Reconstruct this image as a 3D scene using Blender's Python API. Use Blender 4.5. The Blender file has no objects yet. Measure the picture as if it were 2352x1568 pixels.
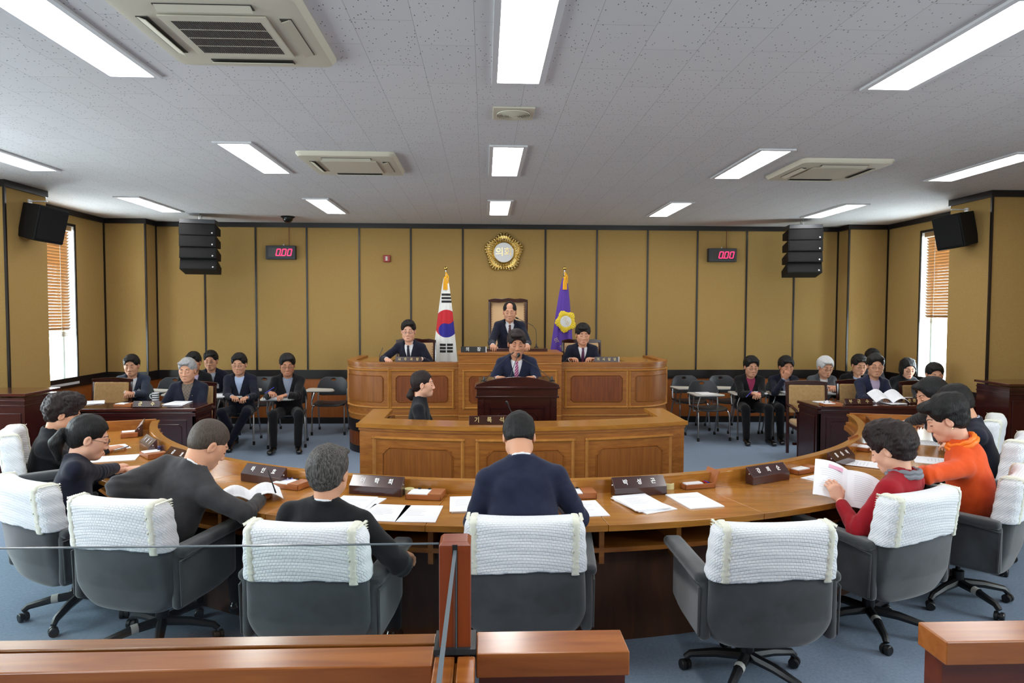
# council chamber, built object by object
import bpy, math, random
import numpy as np
from mathutils import Vector, Matrix, Euler
R = math.radians
rnd = random.Random(7)
scn = bpy.context.scene
COL = scn.collection
CEIL = 3.22
EYE = 1.80
# ------------------------------------------------------------------ camera
FOC, PITCH, YAW, ROLL = 1550.0, .0427, .0412, -.0031
def cam_axes():
    cy, sy, cp, sp = math.cos(YAW), math.sin(YAW), math.cos(PITCH), math.sin(PITCH)
    fwd = Vector((sy*cp, cy*cp, -sp)); right = Vector((cy, -sy, 0)); down = -right.cross(fwd)
    r2 = math.cos(ROLL)*right + math.sin(ROLL)*down
    d2 = -math.sin(ROLL)*right + math.cos(ROLL)*down
    return r2, d2, fwd
CR, CD, CF = cam_axes()
def at(px, py, Z=None, Y=None, X=None):
    """world point seen at a pixel of the photograph, on the plane z=Z, y=Y or x=X"""
    d = CR*((px-1176)/FOC) + CD*((py-784)/FOC) + CF
    if Z is not None: t = (Z-EYE)/d.z
    elif Y is not None: t = Y/d.y
    else: t = X/d.x
    return Vector((0, 0, EYE)) + d*t
cam = bpy.data.cameras.new('camera'); camo = bpy.data.objects.new('camera', cam); COL.objects.link(camo)
cam.sensor_width = 36; cam.lens = 36*FOC/2352; cam.clip_start = .05; cam.clip_end = 200
camo.matrix_world = Matrix(((CR.x, -CD.x, -CF.x, 0), (CR.y, -CD.y, -CF.y, 0), (CR.z, -CD.z, -CF.z, EYE), (0, 0, 0, 1)))
scn.camera = camo
# ------------------------------------------------------------------ materials
MATS = {}
def lin(c):
    return tuple(((x/255)/12.92 if x <= 10 else (((x/255)+.055)/1.055)**2.4) for x in c)
def newmat(name):
    m = bpy.data.materials.new(name); m.use_nodes = True
    nt = m.node_tree; b = nt.nodes['Principled BSDF']; MATS[name] = m
    return m, nt, b
def plain(name, rgb, rough=.5, metal=0, spec=.5, coat=0, bump=0, bscale=200, emit=None, es=0, sheen=0):
    m, nt, b = newmat(name)
    b.inputs['Base Color'].default_value = (*lin(rgb), 1)
    b.inputs['Roughness'].default_value = rough; b.inputs['Metallic'].default_value = metal
    b.inputs['Specular IOR Level'].default_value = spec
    b.inputs['Coat Weight'].default_value = coat; b.inputs['Coat Roughness'].default_value = .12
    b.inputs['Sheen Weight'].default_value = sheen
    if emit: b.inputs['Emission Color'].default_value = (*lin(emit), 1); b.inputs['Emission Strength'].default_value = es
    if bump:
        tc = nt.nodes.new('ShaderNodeTexCoord'); n = nt.nodes.new('ShaderNodeTexNoise'); bp = nt.nodes.new('ShaderNodeBump')
        n.inputs['Scale'].default_value = bscale; n.inputs['Detail'].default_value = 3
        bp.inputs['Strength'].default_value = bump; bp.inputs['Distance'].default_value = .002
        nt.links.new(tc.outputs['Object'], n.inputs['Vector']); nt.links.new(n.outputs['Fac'], bp.inputs['Height'])
        nt.links.new(bp.outputs['Normal'], b.inputs['Normal'])
    return m
def mottled(name, c1, c2, scale=(8, 8, 8), rough=.6, spec=.4, coat=0, detail=5, bump=0, bdist=.002, sheen=0, lo=.3, hi=.7, fine=None, crough=.12):
    """noise between two colours; scale per axis gives grain"""
    m, nt, b = newmat(name); N = nt.nodes.new; L = nt.links.new
    tc = N('ShaderNodeTexCoord'); mp = N('ShaderNodeMapping'); n = N('ShaderNodeTexNoise'); cr = N('ShaderNodeValToRGB')
    mp.inputs['Scale'].default_value = scale; n.inputs['Scale'].default_value = 1; n.inputs['Detail'].default_value = detail
    n.inputs['Distortion'].default_value = .6
    cr.color_ramp.elements[0].position = lo; cr.color_ramp.elements[1].position = hi
    cr.color_ramp.elements[0].color = (*lin(c1), 1); cr.color_ramp.elements[1].color = (*lin(c2), 1)
    L(tc.outputs['Object'], mp.inputs['Vector']); L(mp.outputs[0], n.inputs['Vector']); L(n.outputs['Fac'], cr.inputs['Fac'])
    L(cr.outputs[0], b.inputs['Base Color'])
    if bump:
        bp = N('ShaderNodeBump'); bp.inputs['Strength'].default_value = bump; bp.inputs['Distance'].default_value = bdist
        src = n.outputs['Fac']
        if fine:
            n2 = N('ShaderNodeTexNoise'); n2.inputs['Scale'].default_value = fine; n2.inputs['Detail'].default_value = 2
            L(tc.outputs['Object'], n2.inputs['Vector']); src = n2.outputs['Fac']
        L(src, bp.inputs['Height']); L(bp.outputs[0], b.inputs['Normal'])
    b.inputs['Roughness'].default_value = rough; b.inputs['Specular IOR Level'].default_value = spec
    b.inputs['Coat Weight'].default_value = coat; b.inputs['Coat Roughness'].default_value = crough
    b.inputs['Sheen Weight'].default_value = sheen
    return m
mottled('wall_fabric', (158, 128, 76), (168, 138, 86), (60, 60, 60), .9, .15, bump=.25, fine=420, lo=.2, hi=.8)
plain('black_trim', (24, 19, 19), .35, spec=.5)
mottled('oak_x', (134, 78, 28), (166, 104, 42), (2.5, 30, 45), .38, .4, .18, bump=.05)
mottled('oak_z', (126, 72, 26), (152, 92, 36), (45, 30, 2.5), .4, .4, .15, bump=.05)
mottled('oak_red', (104, 50, 18), (132, 68, 26), (50, 30, 3), .4, .4, .15)
mottled('oak_top', (150, 96, 36), (178, 120, 50), (3, 16, 30), .2, .5, .35, bump=.05, crough=.2)
mottled('oak_light', (168, 112, 50), (188, 130, 62), (20, 20, 20), .35, .5, .2)
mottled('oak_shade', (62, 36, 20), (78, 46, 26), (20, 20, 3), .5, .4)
mottled('wainscot', (140, 76, 30), (154, 88, 38), (30, 30, 3), .45, .4)
mottled('cherry', (138, 74, 28), (166, 98, 42), (3, 30, 30), .25, .5, .5, crough=.18)
mottled('cherry_dark', (84, 34, 18), (104, 46, 22), (3, 30, 30), .3, .5, .3)
mottled('post_wood', (122, 52, 24), (138, 62, 30), (30, 30, 3), .3, .5, .4)
mottled('mahogany', (40, 13, 12), (58, 20, 16), (6, 20, 40), .22, .5, .5)
mottled('mahogany_top', (52, 20, 14), (74, 32, 22), (4, 18, 30), .15, .5, .6)
mottled('plate_wood', (48, 22, 22), (62, 30, 28), (4, 20, 20), .2, .5, .7)
mottled('box_wood', (146, 84, 44), (166, 100, 56), (4, 20, 20), .4, .4, .2)
mottled('beige_velvet', (168, 134, 88), (184, 150, 102), (30, 30, 30), .8, .2, sheen=.3)
mottled('carpet', (114, 128, 146), (132, 147, 166), (70, 70, 70), .95, .05, bump=.5, fine=500, bdist=.003, lo=.25, hi=.75)
mottled('grey_velvet', (48, 51, 54), (66, 70, 74), (7, 7, 7), .85, .2, sheen=.45, bump=.15, fine=300, detail=6)
plain('black_plastic', (26, 27, 29), .4, bump=.15, bscale=300)
plain('dark_plastic_back', (44, 47, 52), .38)
plain('chrome_tube', (170, 172, 176), .28, .9)
plain('dark_rubber', (12, 12, 12), .7)
plain('gold', (224, 200, 138), .22, 1)
plain('brass', (206, 176, 96), .18, 1)
plain('silver_plate', (212, 212, 214), .45, .15)
plain('speaker_black', (11, 11, 12), .7, spec=.25, bump=.3, bscale=900)
plain('speaker_metal', (52, 54, 58), .4, .3)
plain('timer_case', (38, 42, 47), .5)
plain('screen_black', (8, 6, 6), .25)
plain('led_red', (255, 30, 60), .5, emit=(255, 20, 60), es=3.2)
plain('alarm_red', (150, 22, 26), .35)
plain('off_white', (205, 203, 196), .5)
plain('ac_plastic', (200, 194, 176), .5)
plain('ac_dark', (60, 57, 52), .6)
plain('dark_slot', (14, 14, 14), .8)
plain('light_frame', (205, 205, 208), .5)
plain('paper', (236, 238, 243), .7)
plain('paper_ink', (184, 186, 194), .8)
plain('paper_pink', (228, 170, 196), .8)
plain('blue_folder', (36, 54, 96), .5)
plain('white_cotton', (214, 217, 222), .8, bump=.3, bscale=600)
plain('white_letters', (236, 236, 236), .5)
plain('gold_letters', (204, 184, 128), .4, .3)
plain('black_plate', (20, 21, 23), .3)
plain('flag_white', (232, 232, 228), .75)
plain('flag_red', (196, 24, 40), .75)
plain('flag_blue', (34, 28, 140), .75)
plain('flag_black', (22, 22, 24), .75)
plain('flag_purple', (84, 50, 150), .75)
plain('tassel_gold', (236, 172, 22), .6, bump=.5, bscale=300)
plain('embroidered_yellow', (226, 196, 44), .6, bump=.6, bscale=200)
plain('tape_blue', (128, 132, 212), .4)
plain('tape_yellow', (226, 210, 110), .5)
plain('tape_cream', (222, 214, 160), .5)
plain('mug_white', (220, 222, 226), .25)
plain('mug_black', (24, 24, 26), .3)
plain('pen_black', (16, 16, 18), .3)
plain('pen_blue', (48, 50, 170), .3)
plain('pen_red', (190, 30, 40), .3)
plain('window_frame', (196, 208, 204), .4, .3)
plain('blind_slat', (150, 106, 50), .6)
plain('blind_rail', (150, 116, 76), .5)
plain('shirt_white', (222, 224, 230), .75)
plain('copper_cable', (112, 56, 30), .5)
plain('building_pale', (196, 192, 186), .9)
# quilted cotton for the chair covers
def quilt():
    m, nt, b = newmat('quilted_cotton'); N = nt.nodes.new; L = nt.links.new
    tc = N('ShaderNodeTexCoord'); bk = N('ShaderNodeTexBrick'); mp = N('ShaderNodeMapping'); sx = N('ShaderNodeSeparateXYZ'); cx = N('ShaderNodeCombineXYZ'); ad = N('ShaderNodeMath')
    L(tc.outputs['Object'], sx.inputs[0]); ad.operation = 'ADD'
    L(sx.outputs['X'], cx.inputs['X']); L(sx.outputs['Y'], ad.inputs[0]); L(sx.outputs['Z'], ad.inputs[1]); L(ad.outputs[0], cx.inputs['Y'])
    L(cx.outputs[0], bk.inputs['Vector'])
    bk.inputs['Scale'].default_value = 1; bk.inputs['Brick Width'].default_value = .017; bk.inputs['Row Height'].default_value = .0135
    bk.inputs['Mortar Size'].default_value = .0028; bk.inputs['Mortar Smooth'].default_value = 1
    bk.inputs['Color1'].default_value = (1, 1, 1, 1); bk.inputs['Color2'].default_value = (.8, .8, .8, 1); bk.inputs['Mortar'].default_value = (0, 0, 0, 1)
    n = N('ShaderNodeTexNoise'); n.inputs['Scale'].default_value = 160; mx = N('ShaderNodeMath'); mx.operation = 'MULTIPLY_ADD'; mx.inputs[1].default_value = .5
    L(tc.outputs['Object'], n.inputs['Vector']); L(n.outputs['Fac'], mx.inputs[0]); L(bk.outputs['Color'], mx.inputs[2])
    bp = N('ShaderNodeBump'); bp.inputs['Strength'].default_value = .7; bp.inputs['Distance'].default_value = .004
    L(mx.outputs[0], bp.inputs['Height']); L(bp.outputs[0], b.inputs['Normal'])
    b.inputs['Base Color'].default_value = (*lin((236, 239, 243)), 1); b.inputs['Roughness'].default_value = .7
quilt()
plain('cover_trim', (222, 222, 208), .8, bump=.6, bscale=200)
def ceiling_mat():
    m, nt, b = newmat('ceiling_tile'); N = nt.nodes.new; L = nt.links.new
    tc = N('ShaderNodeTexCoord'); vo = N('ShaderNodeTexVoronoi'); mp = N('ShaderNodeMapping'); bk = N('ShaderNodeTexBrick'); mp2 = N('ShaderNodeMapping')
    nz = N('ShaderNodeTexNoise'); nz.inputs['Scale'].default_value = 30
    mp.inputs['Scale'].default_value = (44, 20, 1); vo.inputs['Scale'].default_value = 1; vo.inputs['Randomness'].default_value = .75
    L(tc.outputs['Object'], mp.inputs['Vector']); L(mp.outputs[0], vo.inputs['Vector'])
    lt = N('ShaderNodeMath'); lt.operation = 'LESS_THAN'; lt.inputs[1].default_value = .13; L(vo.outputs['Distance'], lt.inputs[0])
    mp2.inputs['Rotation'].default_value = (0, 0, R(90)); mp2.inputs['Location'].default_value = (.07, .05, 0)
    L(tc.outputs['Object'], mp2.inputs['Vector']); L(mp2.outputs[0], bk.inputs['Vector'])
    bk.inputs['Scale'].default_value = 1; bk.inputs['Brick Width'].default_value = .6; bk.inputs['Row Height'].default_value = .3; bk.inputs['Mortar Size'].default_value = .0013
    bk.inputs['Color1'].default_value = (*lin((206, 205, 206)), 1); bk.inputs['Color2'].default_value = (*lin((209, 208, 209)), 1)
    bk.inputs['Mortar'].default_value = (*lin((160, 158, 156)), 1)
    mx = N('ShaderNodeMix'); mx.data_type = 'RGBA'; mx.inputs[7].default_value = (*lin((110, 106, 102)), 1)
    L(lt.outputs[0], mx.inputs[0]); L(bk.outputs['Color'], mx.inputs[6]); L(mx.outputs[2], b.inputs['Base Color'])
    b.inputs['Roughness'].default_value = .9; b.inputs['Specular IOR Level'].default_value = .1
ceiling_mat()
def glass_mat(name, tint, ior=1.3):
    m, nt, b = newmat(name); N = nt.nodes.new; L = nt.links.new; nt.nodes.remove(b)
    o = nt.nodes['Material Output']; t = N('ShaderNodeBsdfTransparent'); g = N('ShaderNodeBsdfGlossy'); mx = N('ShaderNodeMixShader'); fr = N('ShaderNodeFresnel')
    t.inputs[0].default_value = (*tint, 1); g.inputs['Roughness'].default_value = .02; fr.inputs[0].default_value = ior
    ge = N('ShaderNodeNewGeometry'); mu = N('ShaderNodeMath'); mu.operation = 'MULTIPLY'; iv = N('ShaderNodeMath'); iv.operation = 'SUBTRACT'; iv.inputs[0].default_value = 1
    L(ge.outputs['Backfacing'], iv.inputs[1]); L(fr.outputs[0], mu.inputs[0]); L(iv.outputs[0], mu.inputs[1]); L(mu.outputs[0], mx.inputs[0]); L(t.outputs[0], mx.inputs[1]); L(g.outputs[0], mx.inputs[2]); L(mx.outputs[0], o.inputs[0])
glass_mat('clear_glass', (.93, .965, .955), 1.35)
plain('glass_edge', (92, 104, 112), .2, spec=.8)
def lamp_mat(name, col, s):
    m, nt, b = newmat(name); nt.nodes.remove(b); e = nt.nodes.new('ShaderNodeEmission')
    e.inputs[0].default_value = (*col, 1); e.inputs[1].default_value = s
    nt.links.new(e.outputs[0], nt.nodes['Material Output'].inputs[0])
lamp_mat('light_panel', (1, .98, .96), 7.5)
# ------------------------------------------------------------------ mesh builder
class MB:
    def __init__(s): s.v = []; s.f = []; s.m = []; s.cur = 0
    def add(s, vs, fs):
        o = len(s.v); s.v += [tuple(v) for v in vs]; s.f += [tuple(o+i for i in f) for f in fs]; s.m += [s.cur]*len(fs); return s
    def box(s, x0, x1, y0, y1, z0, z1):
        return s.add([(x0,y0,z0),(x1,y0,z0),(x1,y1,z0),(x0,y1,z0),(x0,y0,z1),(x1,y0,z1),(x1,y1,z1),(x0,y1,z1)],
                     [(0,3,2,1),(4,5,6,7),(0,1,5,4),(1,2,6,5),(2,3,7,6),(3,0,4,7)])
    def obox(s, c, size, rot=(0, 0, 0)):
        M = Matrix.Translation(c) @ Euler(rot).to_matrix().to_4x4(); a, b, d = [x/2 for x in size]
        vs = [M @ Vector(p) for p in [(-a,-b,-d),(a,-b,-d),(a,b,-d),(-a,b,-d),(-a,-b,d),(a,-b,d),(a,b,d),(-a,b,d)]]
        return s.add(vs, [(0,3,2,1),(4,5,6,7),(0,1,5,4),(1,2,6,5),(2,3,7,6),(3,0,4,7)])
    def tube(s, pts, r, n=10, cap=True):
        pts = [Vector(p) for p in pts]; rs = r if isinstance(r, (list, tuple)) else [r]*len(pts)
        rings = []; up = None
        for i, p in enumerate(pts):
            t = (pts[min(i+1, len(pts)-1)]-pts[max(i-1, 0)]).normalized()
            if up is None: up = t.orthogonal().normalized()
            up = (up-t*up.dot(t)); up = up.normalized() if up.length > 1e-6 else t.orthogonal().normalized()
            w = t.cross(up)
            rings.append([p+(up*math.cos(2*math.pi*k/n)+w*math.sin(2*math.pi*k/n))*rs[i] for k in range(n)])
        vs = [q for g in rings for q in g]; fs = []
        for i in range(len(pts)-1):
            for k in range(n): fs.append((i*n+k, i*n+(k+1) % n, (i+1)*n+(k+1) % n, (i+1)*n+k))
        if cap: fs += [tuple(range(n))[::-1], tuple((len(pts)-1)*n+k for k in range(n))]
        return s.add(vs, fs)
    def lathe(s, prof, c=(0, 0, 0), n=24, M=None):
        vs = []; fs = []
        for r, z in prof:
            for k in range(n):
                p = Vector((r*math.cos(2*math.pi*k/n), r*math.sin(2*math.pi*k/n), z))
                vs.append((M @ p if M else p+Vector(c)))
        for i in range(len(prof)-1):
            for k in range(n): fs.append((i*n+k, i*n+(k+1) % n, (i+1)*n+(k+1) % n, (i+1)*n+k))
        fs += [tuple(range(n))[::-1], tuple((len(prof)-1)*n+k for k in range(n))]
        return s.add(vs, fs)
    def ball(s, c, r, n=12, sc=(1, 1, 1), M=None):
        vs = []; fs = []; h = n//2
        for i in range(1, h):
            a = math.pi*i/h
            for k in range(n):
                b = 2*math.pi*k/n; p = Vector((math.sin(a)*math.cos(b)*r*sc[0], math.sin(a)*math.sin(b)*r*sc[1], math.cos(a)*r*sc[2]))
                vs.append((M @ p if M else p)+Vector(c))
        top = len(vs); q = Vector((0, 0, r*sc[2]))
        vs += [(M @ q if M else q)+Vector(c), (M @ -q if M else -q)+Vector(c)]
        for i in range(h-2):
            for k in range(n): fs.append((i*n+k, (i+1)*n+k, (i+1)*n+(k+1) % n, i*n+(k+1) % n))
        for k in range(n): fs.append((top, k, (k+1) % n)); fs.append((top+1, (h-2)*n+(k+1) % n, (h-2)*n+k))
        return s.add(vs, fs)
    def prism(s, poly, d0, d1, ax='y'):
        """poly in the plane across axis ax, extruded from d0 to d1"""
        f = {'y': lambda p, d: (p[0], d, p[1]), 'x': lambda p, d: (d, p[0], p[1]), 'z': lambda p, d: (p[0], p[1], d)}[ax]
        n = len(poly); vs = [f(p, d0) for p in poly]+[f(p, d1) for p in poly]
        return s.add(vs, [tuple(range(n))[::-1], tuple(range(n, 2*n))]+[(k, (k+1) % n, n+(k+1) % n, n+k) for k in range(n)])
    def cbox(s, P, s0, s1, z0, z1, o0, o1, n=1):
        """box in path coordinates (s along, z up, o outward)"""
        vs = []; fs = []
        for i in range(n+1):
            t = s0+(s1-s0)*i/n
            vs += [P(t, z0, o0), P(t, z0, o1), P(t, z1, o1), P(t, z1, o0)]
        for i in range(n):
            a = i*4; b = a+4
            for k in range(4): fs.append((a+k, b+k, b+(k+1) % 4, a+(k+1) % 4))
        fs += [(0, 1, 2, 3), (n*4+3, n*4+2, n*4+1, n*4)]
        return s.add(vs, fs)
    def cline(s, P, a, b, w, o0, o1, n=6):
        """moulding between two (s,z) points"""
        a = Vector(a); b = Vector(b); d = (b-a).normalized(); q = Vector((-d.y, d.x))*w/2; vs = []; fs = []
        for i in range(n+1):
            c = a.lerp(b, i/n); l = c-q; r = c+q
            vs += [P(l.x, l.y, o0), P(c.x, c.y, o1), P(r.x, r.y, o0)]
        for i in range(n):
            k = i*3; fs += [(k, k+3, k+4, k+1), (k+1, k+4, k+5, k+2)]
        return s.add(vs, fs)
    def build(s, name, mat, parent=None, smooth=40, bevel=0, loc=None, sub=0):
        me = bpy.data.meshes.new(name); me.from_pydata([tuple(v) for v in s.v], [], s.f)
        for mm in (mat if isinstance(mat, (list, tuple)) else [mat]): me.materials.append(MATS[mm])
        me.polygons.foreach_set('material_index', s.m)
        import bmesh
        bm = bmesh.new(); bm.from_mesh(me); bmesh.ops.recalc_face_normals(bm, faces=bm.faces); bm.to_mesh(me); bm.free()
        if smooth:
            me.polygons.foreach_set('use_smooth', [True]*len(me.polygons)); me.set_sharp_from_angle(angle=R(smooth))
        o = bpy.data.objects.new(name, me); COL.objects.link(o)
        if bevel:
            b = o.modifiers.new('bevel', 'BEVEL'); b.width = bevel; b.segments = 2; b.limit_method = 'ANGLE'; b.angle_limit = R(40); b.harden_normals = True
        if sub:
            b = o.modifiers.new('subsurf', 'SUBSURF'); b.levels = sub; b.render_levels = sub
        if parent: o.parent = parent
        if loc: o.location = loc
        return o
def setp(o, label=None, cat=None, group=None, kind=None):
    for k, v in (('label', label), ('category', cat), ('group', group), ('kind', kind)):
        if v: o[k] = v
    return o
def empty(name, loc=(0, 0, 0), rz=0, label=None, cat=None, group=None):
    o = bpy.data.objects.new(name, None); COL.objects.link(o); o.empty_display_size = .1
    o.location = loc; o.rotation_euler = (0, 0, rz); return setp(o, label, cat, group)
def copy_tree(o, parent=None):
    c = o.copy(); COL.objects.link(c)
    if parent: c.parent = parent
    for ch in list(CH.get(o.name, [])) or [x for x in bpy.data.objects if x.parent == o]: copy_tree(ch, c)
    return c
CH = {}
def dup(proto, loc, rz=0, label=None, group=None):
    c = copy_tree(proto); c.location = loc; c.rotation_euler = (0, 0, rz)
    if label: c['label'] = label
    if group: c['group'] = group
    return c
def text(s, size, mat, M, parent, ext=.0015, name='lettering', space=1, align='CENTER', sx=1, bold=0):
    cu = bpy.data.curves.new('t', 'FONT'); cu.body = s; cu.size = size; cu.extrude = ext; cu.align_x = align; cu.align_y = 'CENTER'; cu.space_character = space; cu.offset = bold
    cu.resolution_u = 3
    to = bpy.data.objects.new('t', cu); COL.objects.link(to)
    dg = bpy.context.evaluated_depsgraph_get(); me = bpy.data.meshes.new_from_object(to.evaluated_get(dg))
    bpy.data.objects.remove(to); bpy.data.curves.remove(cu)
    me.transform(M @ Matrix.Diagonal((sx, 1, 1, 1))); me.materials.clear(); me.materials.append(MATS[mat])
    o = bpy.data.objects.new(name, me); COL.objects.link(o)
    if parent: o.parent = parent
    return o
def frame_m(o, x, y):
    """matrix: local x->x, local y->y, at o"""
    x = Vector(x).normalized(); y = Vector(y).normalized(); z = x.cross(y)
    return Matrix(((x.x, y.x, z.x, o[0]), (x.y, y.y, z.y, o[1]), (x.z, y.z, z.z, o[2]), (0, 0, 0, 1)))
EXPO = 1.50
# ================================================================== the room
XL, XR, YB, YF = -5.82, 6.48, 10.97, -3.0
PXL, PXR, PY0, PY1 = -5.20, 5.84, 7.59, 8.29         # inner faces of the columns
BY = 10.63                                           # front of the corner blocks
def struct(name, mb, mat, **k): return setp(mb.build(name, mat, **k), kind='structure')
struct('floor', MB().box(XL-.3, XR+.3, YF-.3, YB+.3, -.12, 0), 'carpet')
struct('ceiling', MB().box(XL-.3, XR+.3, YF-.3, YB+.3, CEIL, CEIL+.12), 'ceiling_tile')
BAND0, BAND1, BASE1, CROWN0 = .73, .87, .10, CEIL-.055
def wall_bands(path, name, thick=.0):
    """a wall face along plan points: wainscot below, dark band, fabric above"""
    pass
T = .25
# openings in the side walls: (y0, y1) z range
WZ0, WZ1 = .80, 3.0
LWIN = [(8.75, 9.88), (4.6, 6.0), (.8, 2.4)]  # only the first is in view; the others are added for daylight
RWIN = [(8.75, 9.80), (.8, 2.4)]  # first is in view; the second is an unseen opening added for daylight
def side_wall(name, x0, x1, wins):
    f = MB(); w = MB(); edges = [YF]
    spans = []; y = YF
    for a, b in sorted(wins): spans.append((y, a, None)); spans.append((a, b, 1)); y = b
    spans.append((y, YB, None))
    for a, b, win in spans:
        if win:
            f.box(x0, x1, a, b, WZ1, CEIL); w.box(x0, x1, a, b, 0, WZ0)
        else:
            f.box(x0, x1, a, b, BAND0, CEIL); w.box(x0, x1, a, b, 0, BAND0)
    f.cur = 0
    n = len(f.v); f.v += w.v; f.f += [tuple(n+i for i in q) for q in w.f]; f.m += [1]*len(w.f)
    return struct(name, f, ['wall_fabric', 'wainscot'], smooth=0)
side_wall('wall_left', XL-T, XL, LWIN); side_wall('wall_right', XR, XR+T, RWIN)
def two_tone(name, boxes):
    m = MB()
    for x0, x1, y0, y1 in boxes:
        m.cur = 0; m.box(x0, x1, y0, y1, BAND0, CEIL); m.cur = 1; m.box(x0, x1, y0, y1, 0, BAND0)
    return struct(name, m, ['wall_fabric', 'wainscot'], smooth=0)
two_tone('wall_back', [(XL-T, XR+T, YB, YB+T)])
ADDED_FW = [(-4.6, -3.3), (3.8, 5.1)]  # unseen windows added in the front wall to brighten ceiling and chair covers
m = MB(); x = XL-T
for a, b in ADDED_FW+[(XR+T, None)]:
    m.cur = 0; m.box(x, a, YF-T, YF, BAND0, CEIL); m.cur = 1; m.box(x, a, YF-T, YF, 0, BAND0)
    if b: m.cur = 0; m.box(a, b, YF-T, YF, BAND0, 1.1); m.box(a, b, YF-T, YF, 2.9, CEIL); m.cur = 1; m.box(a, b, YF-T, YF, 0, BAND0); x = b
struct('wall_front', m, ['wall_fabric', 'wainscot'], smooth=0)
for i, (a, b) in enumerate(ADDED_FW):
    r = setp(empty('window_%d' % (6+i)), kind='structure'); q = MB()  # added light openings, numbered after the side windows
    for c in ((a, a+.05, 1.1, 2.9), (b-.05, b, 1.1, 2.9), (a, b, 1.1, 1.15), (a, b, 2.85, 2.9), ((a+b)/2-.02, (a+b)/2+.02, 1.1, 2.9)): q.box(c[0], c[1], YF-.15, YF-.1, c[2], c[3])
    q.build('window_frame', 'window_frame', r); MB().box(a+.04, b-.04, YF-.13, YF-.124, 1.14, 2.86).build('pane', 'clear_glass', r)
    li = bpy.data.lights.new('window_portal', 'AREA'); li.shape = 'RECTANGLE'; li.size = b-a; li.size_y = 1.8; li.cycles.is_portal = True
    lo = bpy.data.objects.new('window_portal', li); COL.objects.link(lo); lo.location = ((a+b)/2, YF-.08, 2.0); lo.rotation_euler = (R(90), 0, 0)
two_tone('column_left', [(XL, PXL, PY0, PY1)]); two_tone('column_right', [(PXR, XR, PY0, PY1)])
two_tone('wall_corner_left', [(XL, PXL, BY, YB)]); two_tone('wall_corner_right', [(PXR, XR, BY, YB)])
# the dark band, crown and baseboard follow the visible outline of the room
outl = [(PXL, YB), (PXL, BY), (XL, BY), (XL, PY1), (PXL, PY1), (PXL, PY0), (XL, PY0), (XL, YF)]
outr = [(PXR, YB), (PXR, BY), (XR, BY), (XR, PY1), (PXR, PY1), (PXR, PY0), (XR, PY0), (XR, YF)]
def run(pts, z0, z1, d, side, wins=None):
    m = MB()
    for (xa, ya), (xb, yb) in zip(pts, pts[1:]):
        if abs(xa-xb) < 1e-6:                                    # runs along y on a wall facing the room
            x0, x1 = (xa, xa+d) if side > 0 else (xa-d, xa)
            lo, hi = min(ya, yb), max(ya, yb)
            m.box(x0, x1, lo-d*.0, hi, z0, z1)
        else:
            lo, hi = min(xa, xb), max(xa, xb); face = ya
            inner = (xb < xa) if side > 0 else (xb > xa)
            # block fronts and column fronts face the camera (-y); the far side of a column faces +y
            if face == PY1: m.box(lo, hi, face, face+d, z0, z1)
            else: m.box(lo-(d if side < 0 else 0), hi+(d if side > 0 else 0), face-d, face, z0, z1)
    return m
for nm, z0, z1, d, mat in (('trim_crown', CEIL-.075, CEIL, .03, 'black_trim'), ('trim_band', BAND0, BAND1, .022, 'black_trim'), ('baseboard', 0, BASE1, .02, 'black_trim')):
    struct(nm+'_left', run(outl, z0, z1, d, 1), mat); struct(nm+'_right', run(outr, z0, z1, d, -1), mat)
    struct(nm+'_back', MB().box(PXL, PXR, YB-d, YB, z0, z1), mat)
# thin vertical battens between the fabric panels
k = 0
for px in (589, 706, 826, 944, 1063, 1252, 1370, 1486, 1600, 1713, 1822):
    x = at(px, 700, Y=YB).x; k += 1
    struct('trim_%d' % k, MB().box(x-.013, x+.013, YB-.012, YB, BAND1, CEIL-.075), 'black_trim')
x = at(472, 700, Y=YB).x; k += 1; struct('trim_%d' % k, MB().box(x-.013, x+.013, YB-.012, YB, BAND1, CEIL-.075), 'black_trim')
for (x, y) in ((PXL, YB), (PXR, YB), (PXL, BY), (PXR, BY), (XL, BY), (XR, BY), (PXL, PY0), (PXR, PY0)):
    k += 1; sx = 1 if x < 0 else -1
    a, b = sorted((x-.004*sx, x+.02*sx)); struct('trim_%d' % k, MB().box(a, b, y-.02, y+.004, BAND1, CEIL-.075), 'black_trim')
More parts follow.
